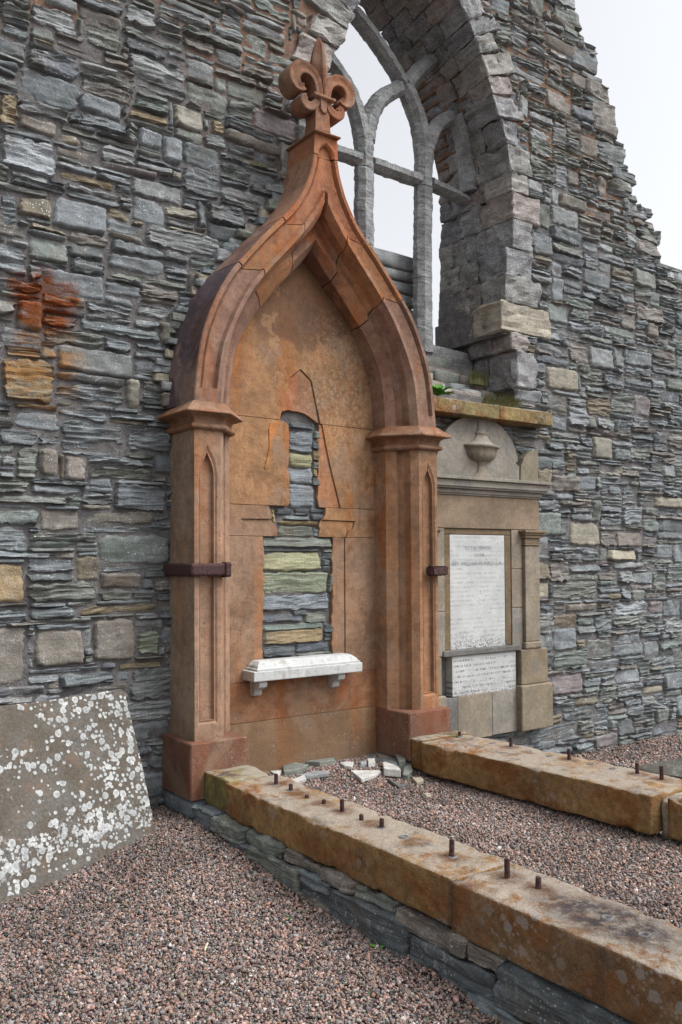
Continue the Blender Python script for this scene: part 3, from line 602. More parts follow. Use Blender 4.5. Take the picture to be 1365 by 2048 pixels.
order = sorted(range(len(stones)), key=lambda i: -score(stones[i]))
rest_v, rest_f, rest_c, rest_s, rest_l, off = [], [], [], [], [], 0
for rank, i in enumerate(order):
    x0, z0, x1, z1, c, li, lam, amp = stones[i]
    z = (z0+z1)/2
    v, f = stone_mesh(x0, z0, x1, z1, WY, RNG.uniform(.016, .045), lam, amp, i, RNG.uniform(-.02, .02), .35 if lam < .004 else .55)
    lv_ = min(max((lam-.003)/.009, 0), 1)
    if rank < 290: setlam(mk('stone', v, f, RUB, wall, (*c, li), smooth=lam < .005).data, lv_)
    else:
        rest_v.append(v); rest_f += [[a+off for a in q] for q in f]; rest_c += [(*c, li)]*len(f); rest_s += [lam < .005]*len(f); rest_l += [lv_]*len(f); off += len(v)
ro = mk('rubble_stones', np.concatenate(rest_v), rest_f, RUB, wall, rest_c); ro['kind'] = 'stuff'; ro.data.polygons.foreach_set('use_smooth', rest_s); setlam(ro.data, rest_l)

# stones that stick out of the broken right edge, seen against the sky
for j, (a, b, x) in enumerate(EDGE):
    w = random.uniform(.22, .46); b8 = np.array(box8(x-w, x+random.uniform(.0, .05), 5.15, 5.15+random.uniform(.3, .6), a+.004, b-.003)); b8 += RNG.uniform(-.014, .014, (8, 3))
    v, f = rock(b8, (-1, -.9, -.6, -.2, .2, .6, .9, 1), .03, .026, 300+j, 9, .008)
    mk('edge_stone', v, f, RUB, wall, (*pick_col(a), .7))
for j in range(9):
    x = 7.85+j*.2
    v, f = rock(box8(x, x+.22, 5.17, 5.7, 4.46, xmax(4.6) and 4.62+random.uniform(-.05, .02)-j*.012), (-1, -.85, 0, .85, 1), .03, .014, 340+j, 8, .006)
    mk('edge_stone', v, f, RUB, wall, (*PAL['l'], .9), smooth=True)

# --- infill laid bare where the tablet of the tomb is missing
INF = [(3.315, 2.543, 3.524, 2.588, 'd'), (3.30, 2.375, 3.504, 2.526, 'b2'), (3.30, 2.266, 3.508, 2.364, 'y'), (3.30, 2.152, 3.507, 2.262, 'B'), (3.30, 1.981, 3.521, 2.148, 'B'), (3.524, 2.48, 3.569, 2.546, 'g'), (3.504, 2.405, 3.563, 2.479, 'd'), (3.508, 2.322, 3.563, 2.397, 'o2'), (3.508, 2.265, 3.568, 2.318, 'g'), (3.508, 2.207, 3.562, 2.265, 'o2'), (3.502, 2.141, 3.562, 2.207, 'd'), (3.194, 1.924, 3.345, 1.973, 'd'), (3.35, 1.926, 3.481, 1.973, 'd'), (3.481, 1.944, 3.631, 1.977, 'd'), (3.486, 1.895, 3.621, 1.94, 'd'), (3.26, 1.889, 3.481, 1.921, 'b'), (3.213, 1.855, 3.56, 1.881, 'o2'), (3.20, 1.774, 3.515, 1.849, 'g'), (3.52, 1.776, 3.57, 1.829, 'b'), (3.162, 1.863, 3.194, 1.958, 'o'), (3.07, 1.696, 3.682, 1.764, 'g'), (3.08, 1.668, 3.564, 1.689, 'd'), (3.07, 1.527, 3.579, 1.664, 'y'), (3.07, 1.368, 3.637, 1.526, 'y2'), (3.59, 1.66, 3.676, 1.686, 'g'), (3.59, 1.611, 3.665, 1.653, 'b'), (3.59, 1.565, 3.66, 1.607, 'b'), (3.59, 1.523, 3.654, 1.561, 'b'), (3.645, 1.369, 3.686, 1.51, 'g'), (3.07, 1.252, 3.647, 1.359, 'b2'), (3.08, 1.171, 3.425, 1.231, 'd2'), (3.333, 1.213, 3.456, 1.251, 'd'), (3.435, 1.155, 3.625, 1.233, 'g'), (3.09, 1.116, 3.598, 1.160, 'g2'), (3.09, 1.018, 3.597, 1.113, 'o'), (3.07, .933, 3.352, 1.012, 'd'), (3.357, .947, 3.65, 1.015, 'd2'), (3.603, 1.08, 3.678, 1.141, 'd'), (3.60, 1.019, 3.678, 1.076, 'd'), (3.372, .908, 3.677, .943, 'g')]
for i, (x0, z0, x1, z1, k) in enumerate(INF):
    v, f = stone_mesh(x0-.003, z0-.003, x1+.003, z1+.003, 5.183, RNG.uniform(.020, .032), .004 if k in 'yB' else .006, .006, 900+i, 0, .3)
    setlam(mk('infill_stone', v, f, RUB, wall, (*PAL[k], .05), smooth=k in 'yBy2').data, .45)

# --- small packing stones wedged along the left shoulder of the tomb's arch
t_ = 2.60
while t_ < 4.25:
    h_ = random.uniform(.028, .075); w_ = random.uniform(.035, .10); t_ += h_/2
    if random.random() < .85:
        xx = TC-tomb_hw(t_)-.028-random.uniform(-.006, .02)
        b8 = np.array(box8(xx-w_, xx+.04, 5.12+random.uniform(-.016, .03), 5.22, t_-h_/2, t_+h_/2-.003)); b8 += RNG.uniform(-.009, .009, (8, 3))
        v, f = rock(b8, (-1, -.9, -.3, .3, .9, 1), .012, .012, 500+int(t_*100), 18)
        mk('packing_stone', v, f, RUB, wall, (*random.choice([PAL['l'], PAL['t'], (.22, .16, .125), PAL['W'], PAL['g'], PAL['b'], PAL['n']]), .5))
    t_ += h_/2

# --- mortar core behind all of it
zs = sorted(set([-.4]+list(np.linspace(0, 7.35, 90))))
def strip_poly():
    out = []
    for a, b in zip(zs[:-1], zs[1:]):
        m = (a+b)/2; xr = xmax(m)-.09; segs = [(.3, xr)]
        if 2.95 < m < 6.75:
            h = hw(WF, min(m, 6.67))+.07; segs = [(.3, WC-h), (WC+h, xr)]
        out.append((a, b, segs))
    return out
mb = MB()
for a, b, segs in strip_poly():
    for x0, x1 in segs:
        if x1 > x0: mb.add(boxv(x0, x1, WY-.011, YB-.02, a, b))
mk('mortar_core', *mb.get(), MOR, wall)

# ------------------------------------------------------------------ canopied tomb
SC = dict(pil=(.285, .162, .098), pilr=(.285, .150, .078), spr=(.24, .132, .088), mid=(.30, .134, .060), crown=(.295, .120, .058), tym=(.315, .165, .077), pan=(.265, .150, .086), base=(.245, .146, .078), pl=(.185, .080, .050), dark=(.082, .056, .060), fin=(.235, .112, .063), cap=(.22, .104, .052)); SC = dull(SC)
tomb = thing('canopied_tomb', (TC, 5.0, .1), 'red sandstone wall tomb with pointed ogee arch crowned by a fleur-de-lis', 'tomb')
FY = 4.815
for s, nm in ((-1, 'L'), (1, 'R')):
    def X(d): return TC+s*d
    # plinth
    v, f = rock(box8(*sorted((X(.655), X(1.06))), 4.75, 5.2, .165, .505), (-1, -.97, -.4, .4, .97, 1), .014, .004, 20+s, 10)
    mk('plinth', v, f, SND, tomb, SC['pl'], smooth=False, bevel=.004)
    # pilaster: plan polygon swept upwards, the front with a sunk lancet panel
    plan = [(1.001, 5.2), (1.001, FY), (.822, FY), (.777, 4.858), (.775, 4.925), (.752, 4.962), (.713, 4.95), (.657, 5.0), (.655, 5.2)]
    z0, z1 = .505, 2.44; n = len(plan)
    v = [(X(d), y, z0) for d, y in plan]+[(X(d), y, z1) for d, y in plan]
    f = [[i, i+1, n+i+1, n+i] if s > 0 else [n+i, n+i+1, i+1, i] for i in range(n-1) if i != 1]
    po = mk('pilaster', v, [q[::-1] for q in f], SND, tomb, [(.235, .168, .118)]+[SC['pil'] if s < 0 else SC['pilr']]*(len(f)-1))
    pc, pw = .911, .067            # panel centre and half width
    def lancet(w, zb, zs_, zt):
        a = [(-w, zb), (w, zb), (w, zs_)]
        cur = [(w*.97, zs_+.05), (w*.84, zs_+.11), (w*.58, zs_+.17), (w*.28, zs_+.215), (w*.08, zs_+.25)]
        k = (zt-zs_)/.27; cur = [(x, zs_+(z-zs_)*k) for x, z in cur]
        return a+cur+[(0, zt)]+[(-x, z) for x, z in cur[::-1]]+[(-w, zs_)]
    outer = [(.822-pc, z0), (1.001-pc, z0), (1.001-pc, z1), (.822-pc, z1)]
    hole, inner, inner2 = lancet(pw, .60, 2.14, 2.33), lancet(pw-.012, .615, 2.13, 2.30), lancet(pw-.02, .625, 2.12, 2.28)
    tri = tessellate_polygon([[Vector((x, z, 0)) for x, z in outer], [Vector((x, z, 0)) for x, z in hole]])
    vv = [(X(pc+d), FY, z) for d, z in outer+hole]; nh = len(hole); ff = [list(t) for t in tri]
    b0 = len(vv); vv += [(X(pc+d), FY+.010, z) for d, z in inner]; b1 = len(vv); vv += [(X(pc+d), FY+.006, z) for d, z in inner2]; b2 = len(vv); vv += [(X(pc+d*.92), FY+.034, z) for d, z in inner2]
    for q0, q1 in ((4, b0), (b0, b1), (b1, b2)):
        ff += [[q0+i, q0+(i+1) % nh, q1+(i+1) % nh, q1+i] for i in range(nh)]
    ff += [[b2+i for i in range(nh)]]
    mk('sunk_panel', vv, ff, SND, po, SC['pil'] if s < 0 else SC['pilr'])
    # capital
    cp = [(1.001, 5.2), (1.001, FY), (.80, FY), (.655, 4.99), (.655, 5.2)]
    def offp(o):
        k = .41*o
        return [(1.001+o, 5.2), (1.001+o, FY-o), (.80-k*.2, FY-o), (.655-o*.92, 4.99-k*.9), (.655-o*.92, 5.2)]
    prof = [(2.415, 0.), (2.418, .020), (2.428, .032), (2.440, .033), (2.450, .024), (2.456, .010), (2.474, .008), (2.492, .016), (2.504, .036), (2.511, .074), (2.515, .087), (2.523, .087), (2.592, .004)]
    v = []; f = []
    for z, o in prof:
        for i, (d, y) in enumerate(offp(o)):
            jit = .012*sin(i*5+s*2+z*3) if .08 < o and i in (1, 2) else 0
            v.append((X(d), y+max(jit, 0), z+min(jit, 0)*.3))
    for j in range(len(prof)-1):
        f += [[j*5+i, j*5+i+1, (j+1)*5+i+1, (j+1)*5+i] for i in range(4)]
    f += [[0, 1, 2, 3, 4], [5*(len(prof)-1)+i for i in range(5)]]
    mk('capital', v, f if s < 0 else [q[::-1] for q in f], SND, tomb, SC['cap'], bevel=.0015)
# --- arch
P1 = [(.850, 2.58), (.843, 2.671), (.811, 2.922), (.761, 3.065), (.695, 3.212), (.601, 3.38), (.479, 3.527), (.314, 3.705), (.199, 3.842), (.071, 4.023), (0, 4.15)]
ED = [(.822, 2.58), (.79, 2.91), (.74, 3.05), (.672, 3.195), (.58, 3.36), (.459, 3.508), (.297, 3.683), (.183, 3.815), (.055, 3.985), (0, 4.085)]
DCc = [(.780, 2.58), (.750, 2.891), (.698, 3.10), (.616, 3.262), (.54, 3.371), (.395, 3.56), (.285, 3.68), (.171, 3.785), (.088, 3.875), (.021, 3.975), (0, 4.015)]
CB = [(.713, 2.58), (.682, 2.88), (.629, 3.055), (.58, 3.168), (.501, 3.305), (.321, 3.527), (.204, 3.638), (.121, 3.716), (.023, 3.815), (0, 3.845)]
BA = [(.657, 2.58), (.643, 2.84), (.595, 3.035), (.521, 3.18), (.436, 3.289), (.279, 3.475), (.186, 3.575), (.094, 3.669), (.027, 3.755), (0, 3.79)]
IN = [(.655, 2.58), (.634, 2.828), (.561, 3.087), (.458, 3.285), (.366, 3.406), (.306, 3.47), (.205, 3.575), (.104, 3.666), (0, 3.755)]
def curve(pts, ext=None):
    P = np.array(pts, float)
    for _ in range(2):
        Q = [P[0]]
        for a, b in zip(P[:-1], P[1:]): Q += [a*.75+b*.25, a*.25+b*.75]
        P = np.array(Q+[P[-1]])
    L = np.r_[0, np.cumsum(np.linalg.norm(np.diff(P, axis=0), axis=1))]; L /= L[-1]
    if ext: P = np.vstack([P, ext]); L = np.r_[L, 1+.2*np.arange(1, len(ext)+1)/len(ext)]
    return lambda t: np.stack([np.interp(t, L, P[:, 0]), np.interp(t, L, P[:, 1])], -1)
cE = curve(E0, E0x); cP = curve(P1, [(0, 4.26), (0, 4.375)])
def inset(t, o):
    p = cE(t); q = cE(np.clip(t+.01, 0, 1.2))-cE(np.clip(t-.01, 0, 1.2)); q /= np.maximum(np.linalg.norm(q, axis=1), 1e-6)[:, None]
    r = p + np.stack([-np.abs(q[:, 1]), -np.abs(q[:, 0])*np.where(q[:, 0] < 0, 1, 1)], -1)*o
    return np.stack([np.maximum(r[:, 0], .0), r[:, 1]], -1)
def prof_at(t):
    on = ((t > .055)).astype(float)
    D_, C_ = curve(DCc)(np.minimum(t, 1)), curve(CB)(np.minimum(t, 1)); p1 = cP(t); p0b = inset(t, .045)
    p1b = p1+(p0b-p1)*.10
    cb = cE(t)*1.0; cb[:, 0] += .05*np.clip((4.5-cb[:, 1])/1.0, .25, 1)
    hid = np.where(t > 1.001, .07, 0)
    rows = [(cb, 5.25), (cE(t), FY+.008), (inset(t, .007), FY), (inset(t, .032), FY), (p0b, FY+.030*on), (inset(t, .056), FY+.018*on), (p1+(p0b-p1)*.16, FY+.032*on), (p1b, FY+.032*on), (p1, FY+np.where(t > 1.001, .032, 0)), (curve(ED)(np.minimum(t, 1)), FY+hid),
            (D_, FY+.047+hid), (D_*.86+C_*.14, 4.93), (D_*.5+C_*.5, 4.965), (C_, 4.95), (curve(BA)(np.minimum(t, 1)), 5.0), (curve(IN)(np.minimum(t, 1)), 5.16), (curve(IN)(np.minimum(t, 1)), 5.25)]
    return rows
def arch_piece(s, ta, tb, m, col, ecol):
    t = np.linspace(ta, tb, m+1)
    if ta == 0: t = np.sort(np.r_[t, .0545, .0555])
    rows = prof_at(t); nr = len(rows); k = len(t); v = []
    for p, y in rows:
        y = np.broadcast_to(y, (k,))
        for i in range(k): v.append((TC+s*p[i, 0], y[i], p[i, 1]))
    f = []; fc = []
    for r in range(nr-1):
        for i in range(k-1):
            q = [r*k+i, r*k+i+1, (r+1)*k+i+1, (r+1)*k+i]; f.append(q if s > 0 else q[::-1]); fc.append(ecol if r == 0 else col)
    for e in (0, k-1):
        f.append([r*k+e for r in range(nr)] if (e == 0) == (s > 0) else [r*k+e for r in range(nr)][::-1]); fc.append(col)
    return v, f, fc
for s in (-1, 1):
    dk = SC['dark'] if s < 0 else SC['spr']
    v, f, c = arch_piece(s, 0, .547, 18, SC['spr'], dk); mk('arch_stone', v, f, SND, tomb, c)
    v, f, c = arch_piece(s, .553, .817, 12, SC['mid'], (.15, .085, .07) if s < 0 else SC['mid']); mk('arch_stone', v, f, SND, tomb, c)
V, Fc, Cc = [], [], []
for s in (-1, 1):
    v, f, c = arch_piece(s, .823, 1.2, 14, SC['crown'], (.27, .15, .10)); o = len(V); V += v; Fc += [[a+o for a in q] for q in f]; Cc += c
mk('crown_stone', V, Fc, SND, tomb, Cc)
# --- neck block with its little lancet, moulding, shaft
nk = MB(); hx = .101
cx = 3.396
arc = [(-.072, 4.377), (-.07, 4.405), (-.052, 4.436), (-.025, 4.46), (0, 4.474), (.025, 4.46), (.052, 4.436), (.07, 4.405), (.072, 4.377)]
outer = [(-hx, 4.377)]+arc+[(hx, 4.377), (.093, 4.523), (-.093, 4.523)]
tri = tessellate_polygon([[Vector((x, z, 0)) for x, z in outer]])
vv = [(cx+x, FY, z) for x, z in outer]; na = len(arc); ff = [list(t) for t in tri]; b = len(vv)
vv += [(cx+x*.80, FY+.012, 4.377+(z-4.377)*.86) for x, z in arc]+[(cx+x*.74, FY+.034, 4.377+(z-4.377)*.80) for x, z in arc]
ff += [[1+i, 2+i, b+i+1, b+i] for i in range(na-1)]+[[b+i, b+i+1, b+na+i+1, b+na+i] for i in range(na-1)]+[[b+na+i for i in range(na)]]
c0 = len(vv); vv += [(cx-hx, 5.16, 4.377), (cx+hx, 5.16, 4.377), (cx+.093, 5.16, 4.523), (cx-.093, 5.16, 4.523)]
k1, k2, k3 = na+1, na+2, na+3
ff += [[k1, c0+1, c0+2, k2], [c0, 0, k3, c0+3], [k2, c0+2, c0+3, k3]]
mk('neck_block', vv, ff, SND, tomb, SC['crown'])
def tier(cx, cy, prof, col, name, parent, bev=.002):
    v, f = [], []
    for z, a, b in prof: v += [(cx-a, cy-b, z), (cx+a, cy-b, z), (cx+a, cy+b, z), (cx-a, cy+b, z)]
    for j in range(len(prof)-1): f += [[j*4+i, j*4+(i+1) % 4, j*4+4+(i+1) % 4, j*4+4+i] for i in range(4)]
    f += [[3, 2, 1, 0], [4*(len(prof)-1)+i for i in range(4)]]
    return mk(name, v, f, SND, parent, col, bevel=bev)
tier(3.392, 4.975, [(4.514, .094, .176), (4.519, .108, .190), (4.527, .110, .192), (4.532, .104, .186), (4.556, .080, .12)], SC['cap'], 'neck_moulding', tomb)
FX, FYc = 3.374, 4.885
fin = tier(FX, FYc, [(4.55, .064, .068), (4.62, .060, .064), (4.80, .056, .060)], SC['fin'], 'finial', tomb, .004)
def ribbon(c, w, y0, y1, name, rim=.012):
    P = np.array(c, float)
    for _ in range(2):
        Q = [P[0]]
        for a, b in zip(P[:-1], P[1:]): Q += [a*.75+b*.25, a*.25+b*.75]
        P = np.array(Q+[P[-1]])
    m = len(P); T = np.gradient(P, axis=0); T /= np.linalg.norm(T, axis=1)[:, None]; N = np.stack([-T[:, 1], T[:, 0]], -1); W_ = np.interp(np.linspace(0, 1, m), np.linspace(0, 1, len(w)), w)/2
    lv = [(1., y0+.010), (.86, y0), (.45, y0+rim), (-.45, y0+rim), (-.86, y0), (-1., y0+.010), (-1., y1-.01), (-.86, y1), (.86, y1), (1., y1-.01)]; k = len(lv)
    v = [(P[i, 0]+N[i, 0]*W_[i]*a, y, P[i, 1]+N[i, 1]*W_[i]*a) for i in range(m) for a, y in lv]
    f = [[i*k+j, (i+1)*k+j, (i+1)*k+(j+1) % k, i*k+(j+1) % k] for i in range(m-1) for j in range(k)]+[list(range(k)), [(m-1)*k+j for j in range(k)][::-1]]
    return v, f
for s in (1, -1):
    pts = [(FX+s*d, z) for d, z in [(.030, 4.76), (.034, 4.83), (.052, 4.895), (.098, 4.935), (.158, 4.948), (.212, 4.922), (.236, 4.87), (.222, 4.815), (.182, 4.795), (.150, 4.812)]]
    v, f = ribbon(pts, [.055, .062, .07, .082, .094, .094, .082, .058, .04], 4.805, 4.965, 'petal'); mk('petal', v, f if s > 0 else [q[::-1] for q in f], SND, fin, SC['fin'], smooth=True)
    pts = [(FX+s*d, z) for d, z in [(.038, 4.79), (.046, 4.74), (.078, 4.700), (.122, 4.688), (.155, 4.708), (.157, 4.742), (.132, 4.75)]]
    v, f = ribbon(pts, [.045, .05, .058, .064, .064, .05, .034], 4.812, 4.958, 'lower_scroll', .004); mk('lower_scroll', v, f if s > 0 else [q[::-1] for q in f], SND, fin, SC['fin'], smooth=True)
tier(FX, FYc, [(4.760, .070, .080), (4.770, .090, .096), (4.786, .090, .096), (4.800, .062, .07)], SC['fin'], 'collar', fin)
v, f = [], []
lev = [(4.79, .034, .062), (4.85, .040, .066), (4.92, .054, .074), (4.985, .066, .078), (5.05, .064, .074), (5.12, .050, .062), (5.18, .030, .042), (5.225, .012, .016), (5.236, .004, .006)]
sec = [(-.25, -1), (0, -1.08), (.25, -1), (.42, -.72), (1, -.2), (1, .2), (.4, .8), (-.4, .8), (-1, .2), (-1, -.2), (-.42, -.72)]; k = len(sec)
for z, a, b in lev: v += [(FX+.012+x*a, FYc+y*b, z) for x, y in sec]
for j in range(len(lev)-1): f += [[j*k+i, j*k+(i+1) % k, (j+1)*k+(i+1) % k, (j+1)*k+i] for i in range(k)]
f += [[(len(lev)-1)*k+i for i in range(k)]]
mk('centre_petal', v, f, SND, fin, SC['fin'])
v, f = prism([(FX-.030, 4.79), (FX-.024, 4.69), (FX-.002, 4.672), (FX+.024, 4.675), (FX+.030, 4.79)], 4.806, 4.84); mk('tongue', v, f, SND, fin, SC['fin'], bevel=.004)
# --- back panels
PYf, PYb = 5.14, 5.24
def ragged(poly):
    out = []
    for (x0, z0), (x1, z1) in zip(poly, poly[1:]+poly[:1]):
        out.append((x0, z0))
        if 3.05 < x0 < 3.72 and 3.05 < x1 < 3.72 and abs(z1-z0) > .05 and abs(x1-x0) < .05:
            k = int(abs(z1-z0)/.022)
            for q in range(1, k): out.append((x0+(x1-x0)*q/k+random.uniform(-.0055, .0055)+.004*sin(q*.9), z0+(z1-z0)*q/k))
    return out
def panel(name, poly, col, dy=0, bev=.0035):
    poly = ragged(poly)
    return mk(name, *prism(poly, PYf+dy, PYb), SND, tomb, col, bevel=bev)
g = .0012
inn = [(TC+d, z) for d, z in zip(*(np.array(IN)[1:-1].T))]
mir = [(2*TC-x, z) for x, z in inn]
J1, J2, J3, J4, J5 = 2.588, 1.985, 1.771, .781, .509
panel('tympanum_slab', [(2.72, J1+g), (3.216, J1+g), (3.302, 2.896), (3.394, 2.968), (3.486, 2.898), (3.562, J1+g), (4.072, J1+g)]+[(x+.02, z) for x, z in inn]+[(TC, 3.80)]+[(x-.02, z) for x, z in mir[::-1]], SC['tym'])
panel('obelisk_ghost', [(3.222, J1+.004), (3.235, 2.644), (3.26, 2.658), (3.291, 2.668), (3.34, 2.664), (3.387, 2.663), (3.43, 2.655), (3.465, 2.642), (3.50, 2.622), (3.534, 2.603), (3.557, J1+.004), (3.482, 2.896), (3.394, 2.962), (3.306, 2.894)], (.33, .165, .095), .010)
panel('upper_slab', [(2.72, J2+g), (3.279, J2+g), (3.292, 2.00), (3.294, 2.12), (3.290, 2.3), (3.297, 2.44), (3.290, 2.55), (3.27, 2.574), (3.206, J1-g), (2.72, J1-g)], SC['tym'])
panel('upper_slab', [(3.74, J2+g), (4.07, J2+g), (4.07, J1-g), (3.578, J1-g), (3.642, 2.318)], SC['tym'])
panel('upper_slab', [(3.556, J2+g), (3.7385, J2+g), (3.6405, 2.318), (3.5765, J1-g), (3.552, J1-g), (3.547, 2.45), (3.553, 2.3), (3.544, 2.15), (3.548, 2.01)], (.335, .165, .09), .011)
mk('flake', *prism([(3.138, 2.565), (3.203, 2.578), (3.175, 2.463), (3.147, 2.381), (3.105, 2.237), (3.087, 2.236), (3.128, 2.388), (3.124, 2.522)], PYf-.006, PYf+.02), SND, tomb, (.40, .16, .05), bevel=.003)
panel('band_slab', [(2.72, J3+g), (2.99, J3+g), (2.962, 1.826), (2.931, 1.849), (2.905, 1.888), (3.146, 1.891), (3.143, 1.947), (3.121, J2-g), (2.72, J2-g)], SC['pan'])
panel('band_slab', [(2.9925, J3+g), (3.203, J3+g), (3.200, 1.83), (3.148, 1.888), (2.909, 1.8855), (2.934, 1.851), (2.9645, 1.828)], SC['pan'], .012)
panel('band_slab', [(3.79, J3+g), (4.07, J3+g), (4.07, J2-g), (3.605, J2-g), (3.595, 1.919), (3.576, 1.896), (3.872, 1.892), (3.851, 1.833), (3.812, 1.82)], SC['tym'])
panel('band_slab', [(3.549, J3+g), (3.787, J3+g), (3.809, 1.818), (3.848, 1.831), (3.869, 1.889), (3.574, 1.893), (3.552, 1.857)], SC['tym'], .012)
panel('lower_slab', [(2.72, J4+g), (3.0075, J4+g), (3.0075, J3-g), (2.72, J3-g)], SC['pan'])
panel('lower_slab', [(3.010, J4+g), (3.081, J4+g), (3.081, .93), (3.072, 1.05), (3.077, 1.178), (3.086, 1.3), (3.089, 1.42), (3.091, 1.60), (3.084, J3-g), (3.010, J3-g)], (.33, .17, .09), .010)
panel('lower_slab', [(3.778, J4+g), (4.07, J4+g), (4.07, J3-g), (3.778, J3-g)], SC['pan'])
panel('lower_slab', [(3.668, J4+g), (3.7755, J4+g), (3.7755, J3-g), (3.674, J3-g), (3.664, 1.6), (3.668, 1.4), (3.669, 1.282), (3.658, 1.1), (3.664, .95)], SC['pan'], .009)
panel('shelf_course', [(2.72, J5+g), (4.07, J5+g), (4.07, J4-g), (2.72, J4-g)], (.25, .12, .062))
panel('base_course', [(2.72, .06), (4.07, .06), (4.07, J5-g), (2.72, J5-g)], SC['base'], -.004)
# --- marble shelf on two scroll brackets
shelf = mk('marble_shelf', *boxv(2.912, 3.815, 4.985, 5.15, .800, .868), MAR, tomb, bevel=.007, seg=3); shelf['label'] = 'white marble shelf on two small scroll brackets'
v, f = [], []
for z, x0, x1, y0 in ((.869, 2.940, 3.800, 4.995), (.880, 2.940, 3.800, 4.995), (.884, 2.950, 3.790, 5.002), (.900, 2.958, 3.782, 5.012), (.922, 2.985, 3.757, 5.045), (.927, 2.992, 3.750, 5.055)): v += [(x0, y0, z), (x1, y0, z), (x1, 5.15, z), (x0, 5.15, z)]
f = [[q*4+i_, q*4+(i_+1) % 4, q*4+4+(i_+1) % 4, q*4+4+i_] for q in range(5) for i_ in range(4)]+[[20, 21, 22, 23]]
mk('shelf_cap', v, f, MAR, shelf, bevel=.002)
for x in (2.97, 3.62):
    pr = [(5.15, .80), (5.02, .80), (5.012, .778), (5.020, .756), (5.045, .744), (5.07, .735), (5.085, .718), (5.09, .700), (5.10, .690), (5.15, .690)]
    v = [(x, y, z) for y, z in pr]+[(x+.062, y, z) for y, z in pr]; k = len(pr)
    f = [[i, k+i, k+(i+1) % k, (i+1) % k] for i in range(k)]+[list(range(k)), [k+i for i in range(k)][::-1]]
    mk('scroll_bracket', v, f, MAR, shelf, bevel=.003)
# --- iron straps
mb = MB(); mb.add(boxv(2.352, 2.396, 4.769, 5.19, 1.510, 1.588)); mb.add(boxv(2.3525, 2.595, 4.768, FY+.002, 1.511, 1.589)); v0 = mb.get()
mk('iron_strap', *v0, IRN, tomb, bevel=.017, seg=3)
v, f = rock(box8(2.582, 2.622, 4.758, 4.83, 1.505, 1.595), (-1, -.8, 0, .8, 1), .02, .008, 3, 20); mk('iron_strap', v, f, IRN, tomb)
v, f = rock(box8(4.28, 4.44, 4.745, FY+.003, 1.488, 1.556), (-1, -.8, -.3, .3, .8, 1), .05, .006, 5, 20); mk('iron_strap', v, f, IRN, tomb)
# rough footing under the left plinth
for i, (x0, x1, y0, y1, z0, z1) in enumerate([(2.35, 2.78, 4.77, 5.2, .03, .162), (2.37, 2.9, 4.80, 5.2, -.10, .035), (3.95, 4.46, 4.78, 5.2, -.1, .16)]):
    v, f = rock(box8(x0, x1, y0, y1, z0, z1), (-1, -.9, -.4, .4, .9, 1), .03, .012, 40+i, 9, .004); mk('footing_stone', v, f, RUB, tomb, (*PAL['b'], .6), smooth=True)

# ------------------------------------------------------------------ grave kerbs
KC = (.285, .170, .072)
def kerb_block(x0, x1, y0, y1, z0, z1, seed, sk=0., col=KC, parent=None, name='kerb_stone', n=9):
    ny = max(int((y1-y0)/.028), 4); ly = np.r_[-1, np.linspace(-1, 1, ny+1)[1:-1], 1]
    lx = np.r_[-1, -.95, np.linspace(-.85, .85, 9), .95, 1]; lz = np.r_[-1, -.93, np.linspace(-.8, .8, 6), .93, 1]
    c8 = [(x+sk*(y-y0), y, z) for z in (z0, z1) for y in (y0, y1) for x in (x0, x1)]
    v, f = rock(c8, (lx, ly, lz), .009, .0045, seed, 9); v = np.array(v)
    # chipped arrises and pitted bed
    q0 = np.array([x0, y0, z0]); q1 = np.array([x1, y1, z1]); xx = v[:, 0]-sk*(v[:, 1]-y0)
    ed = np.minimum(xx-x0, x1-xx); ez_ = np.minimum(v[:, 2]-z0, z1-v[:, 2])
    near = sstep(.03, .0, np.sqrt(np.maximum(ed, 0)**2+np.maximum(ez_, 0)**2)); chip = np.maximum(fbm(v*np.array([6, 13, 6]), 3, seed+3)-.18, 0)*.022*near
    sgx = np.where(xx < (x0+x1)/2, 1, -1); sgz = np.where(v[:, 2] < (z0+z1)/2, 1, -1)
    v[:, 0] += sgx*chip; v[:, 2] += sgz*chip
    tp = v[:, 2] > z1-.02; v[:, 2] -= np.where(tp, np.maximum(fbm(v*11, 3, seed+4)-.25, 0)*.016, 0)
    return mk(name, v, f, KRB, parent, col, smooth=True)
lk = thing('grave_kerb', (2.57, 2.6, 0), 'ochre sandstone kerb nearest the camera with a row of cut-off iron railing stubs', 'kerb')
kerb_block(2.405, 2.755, 2.564, 4.44, .135, .330, 1, parent=lk)
kerb_block(2.385, 2.74, .35, 2.549, .125, .330, 2, col=(.225, .135, .07), parent=lk)
kerb_block(2.425, 2.72, 4.443, 4.75, .145, .335, 3, col=(.19, .165, .06), parent=lk)
rk = thing('grave_kerb', (4.37, 3.4, 0), 'ochre sandstone kerb behind the grave plot, with fewer iron railing stubs', 'kerb')
kerb_block(4.10, 4.56, 2.822, 4.62, .115, .330, 4, -.035, parent=rk); 
kerb_block(4.215, 4.62, 1.2, 2.765, .105, .322, 5, -.03, parent=rk)
v, f = rock(box8(4.19, 4.58, 2.76, 2.82, .07, .300), (-1, -.85, -.2, .4, .85, 1), .03, .014, 9, 14); mk('kerb_stone', v, f, KRB, rk, (.40, .36, .28), smooth=True)
kerb_block(4.06, 4.50, 4.622, 4.75, .12, .338, 6, col=(.19, .16, .07), parent=rk)
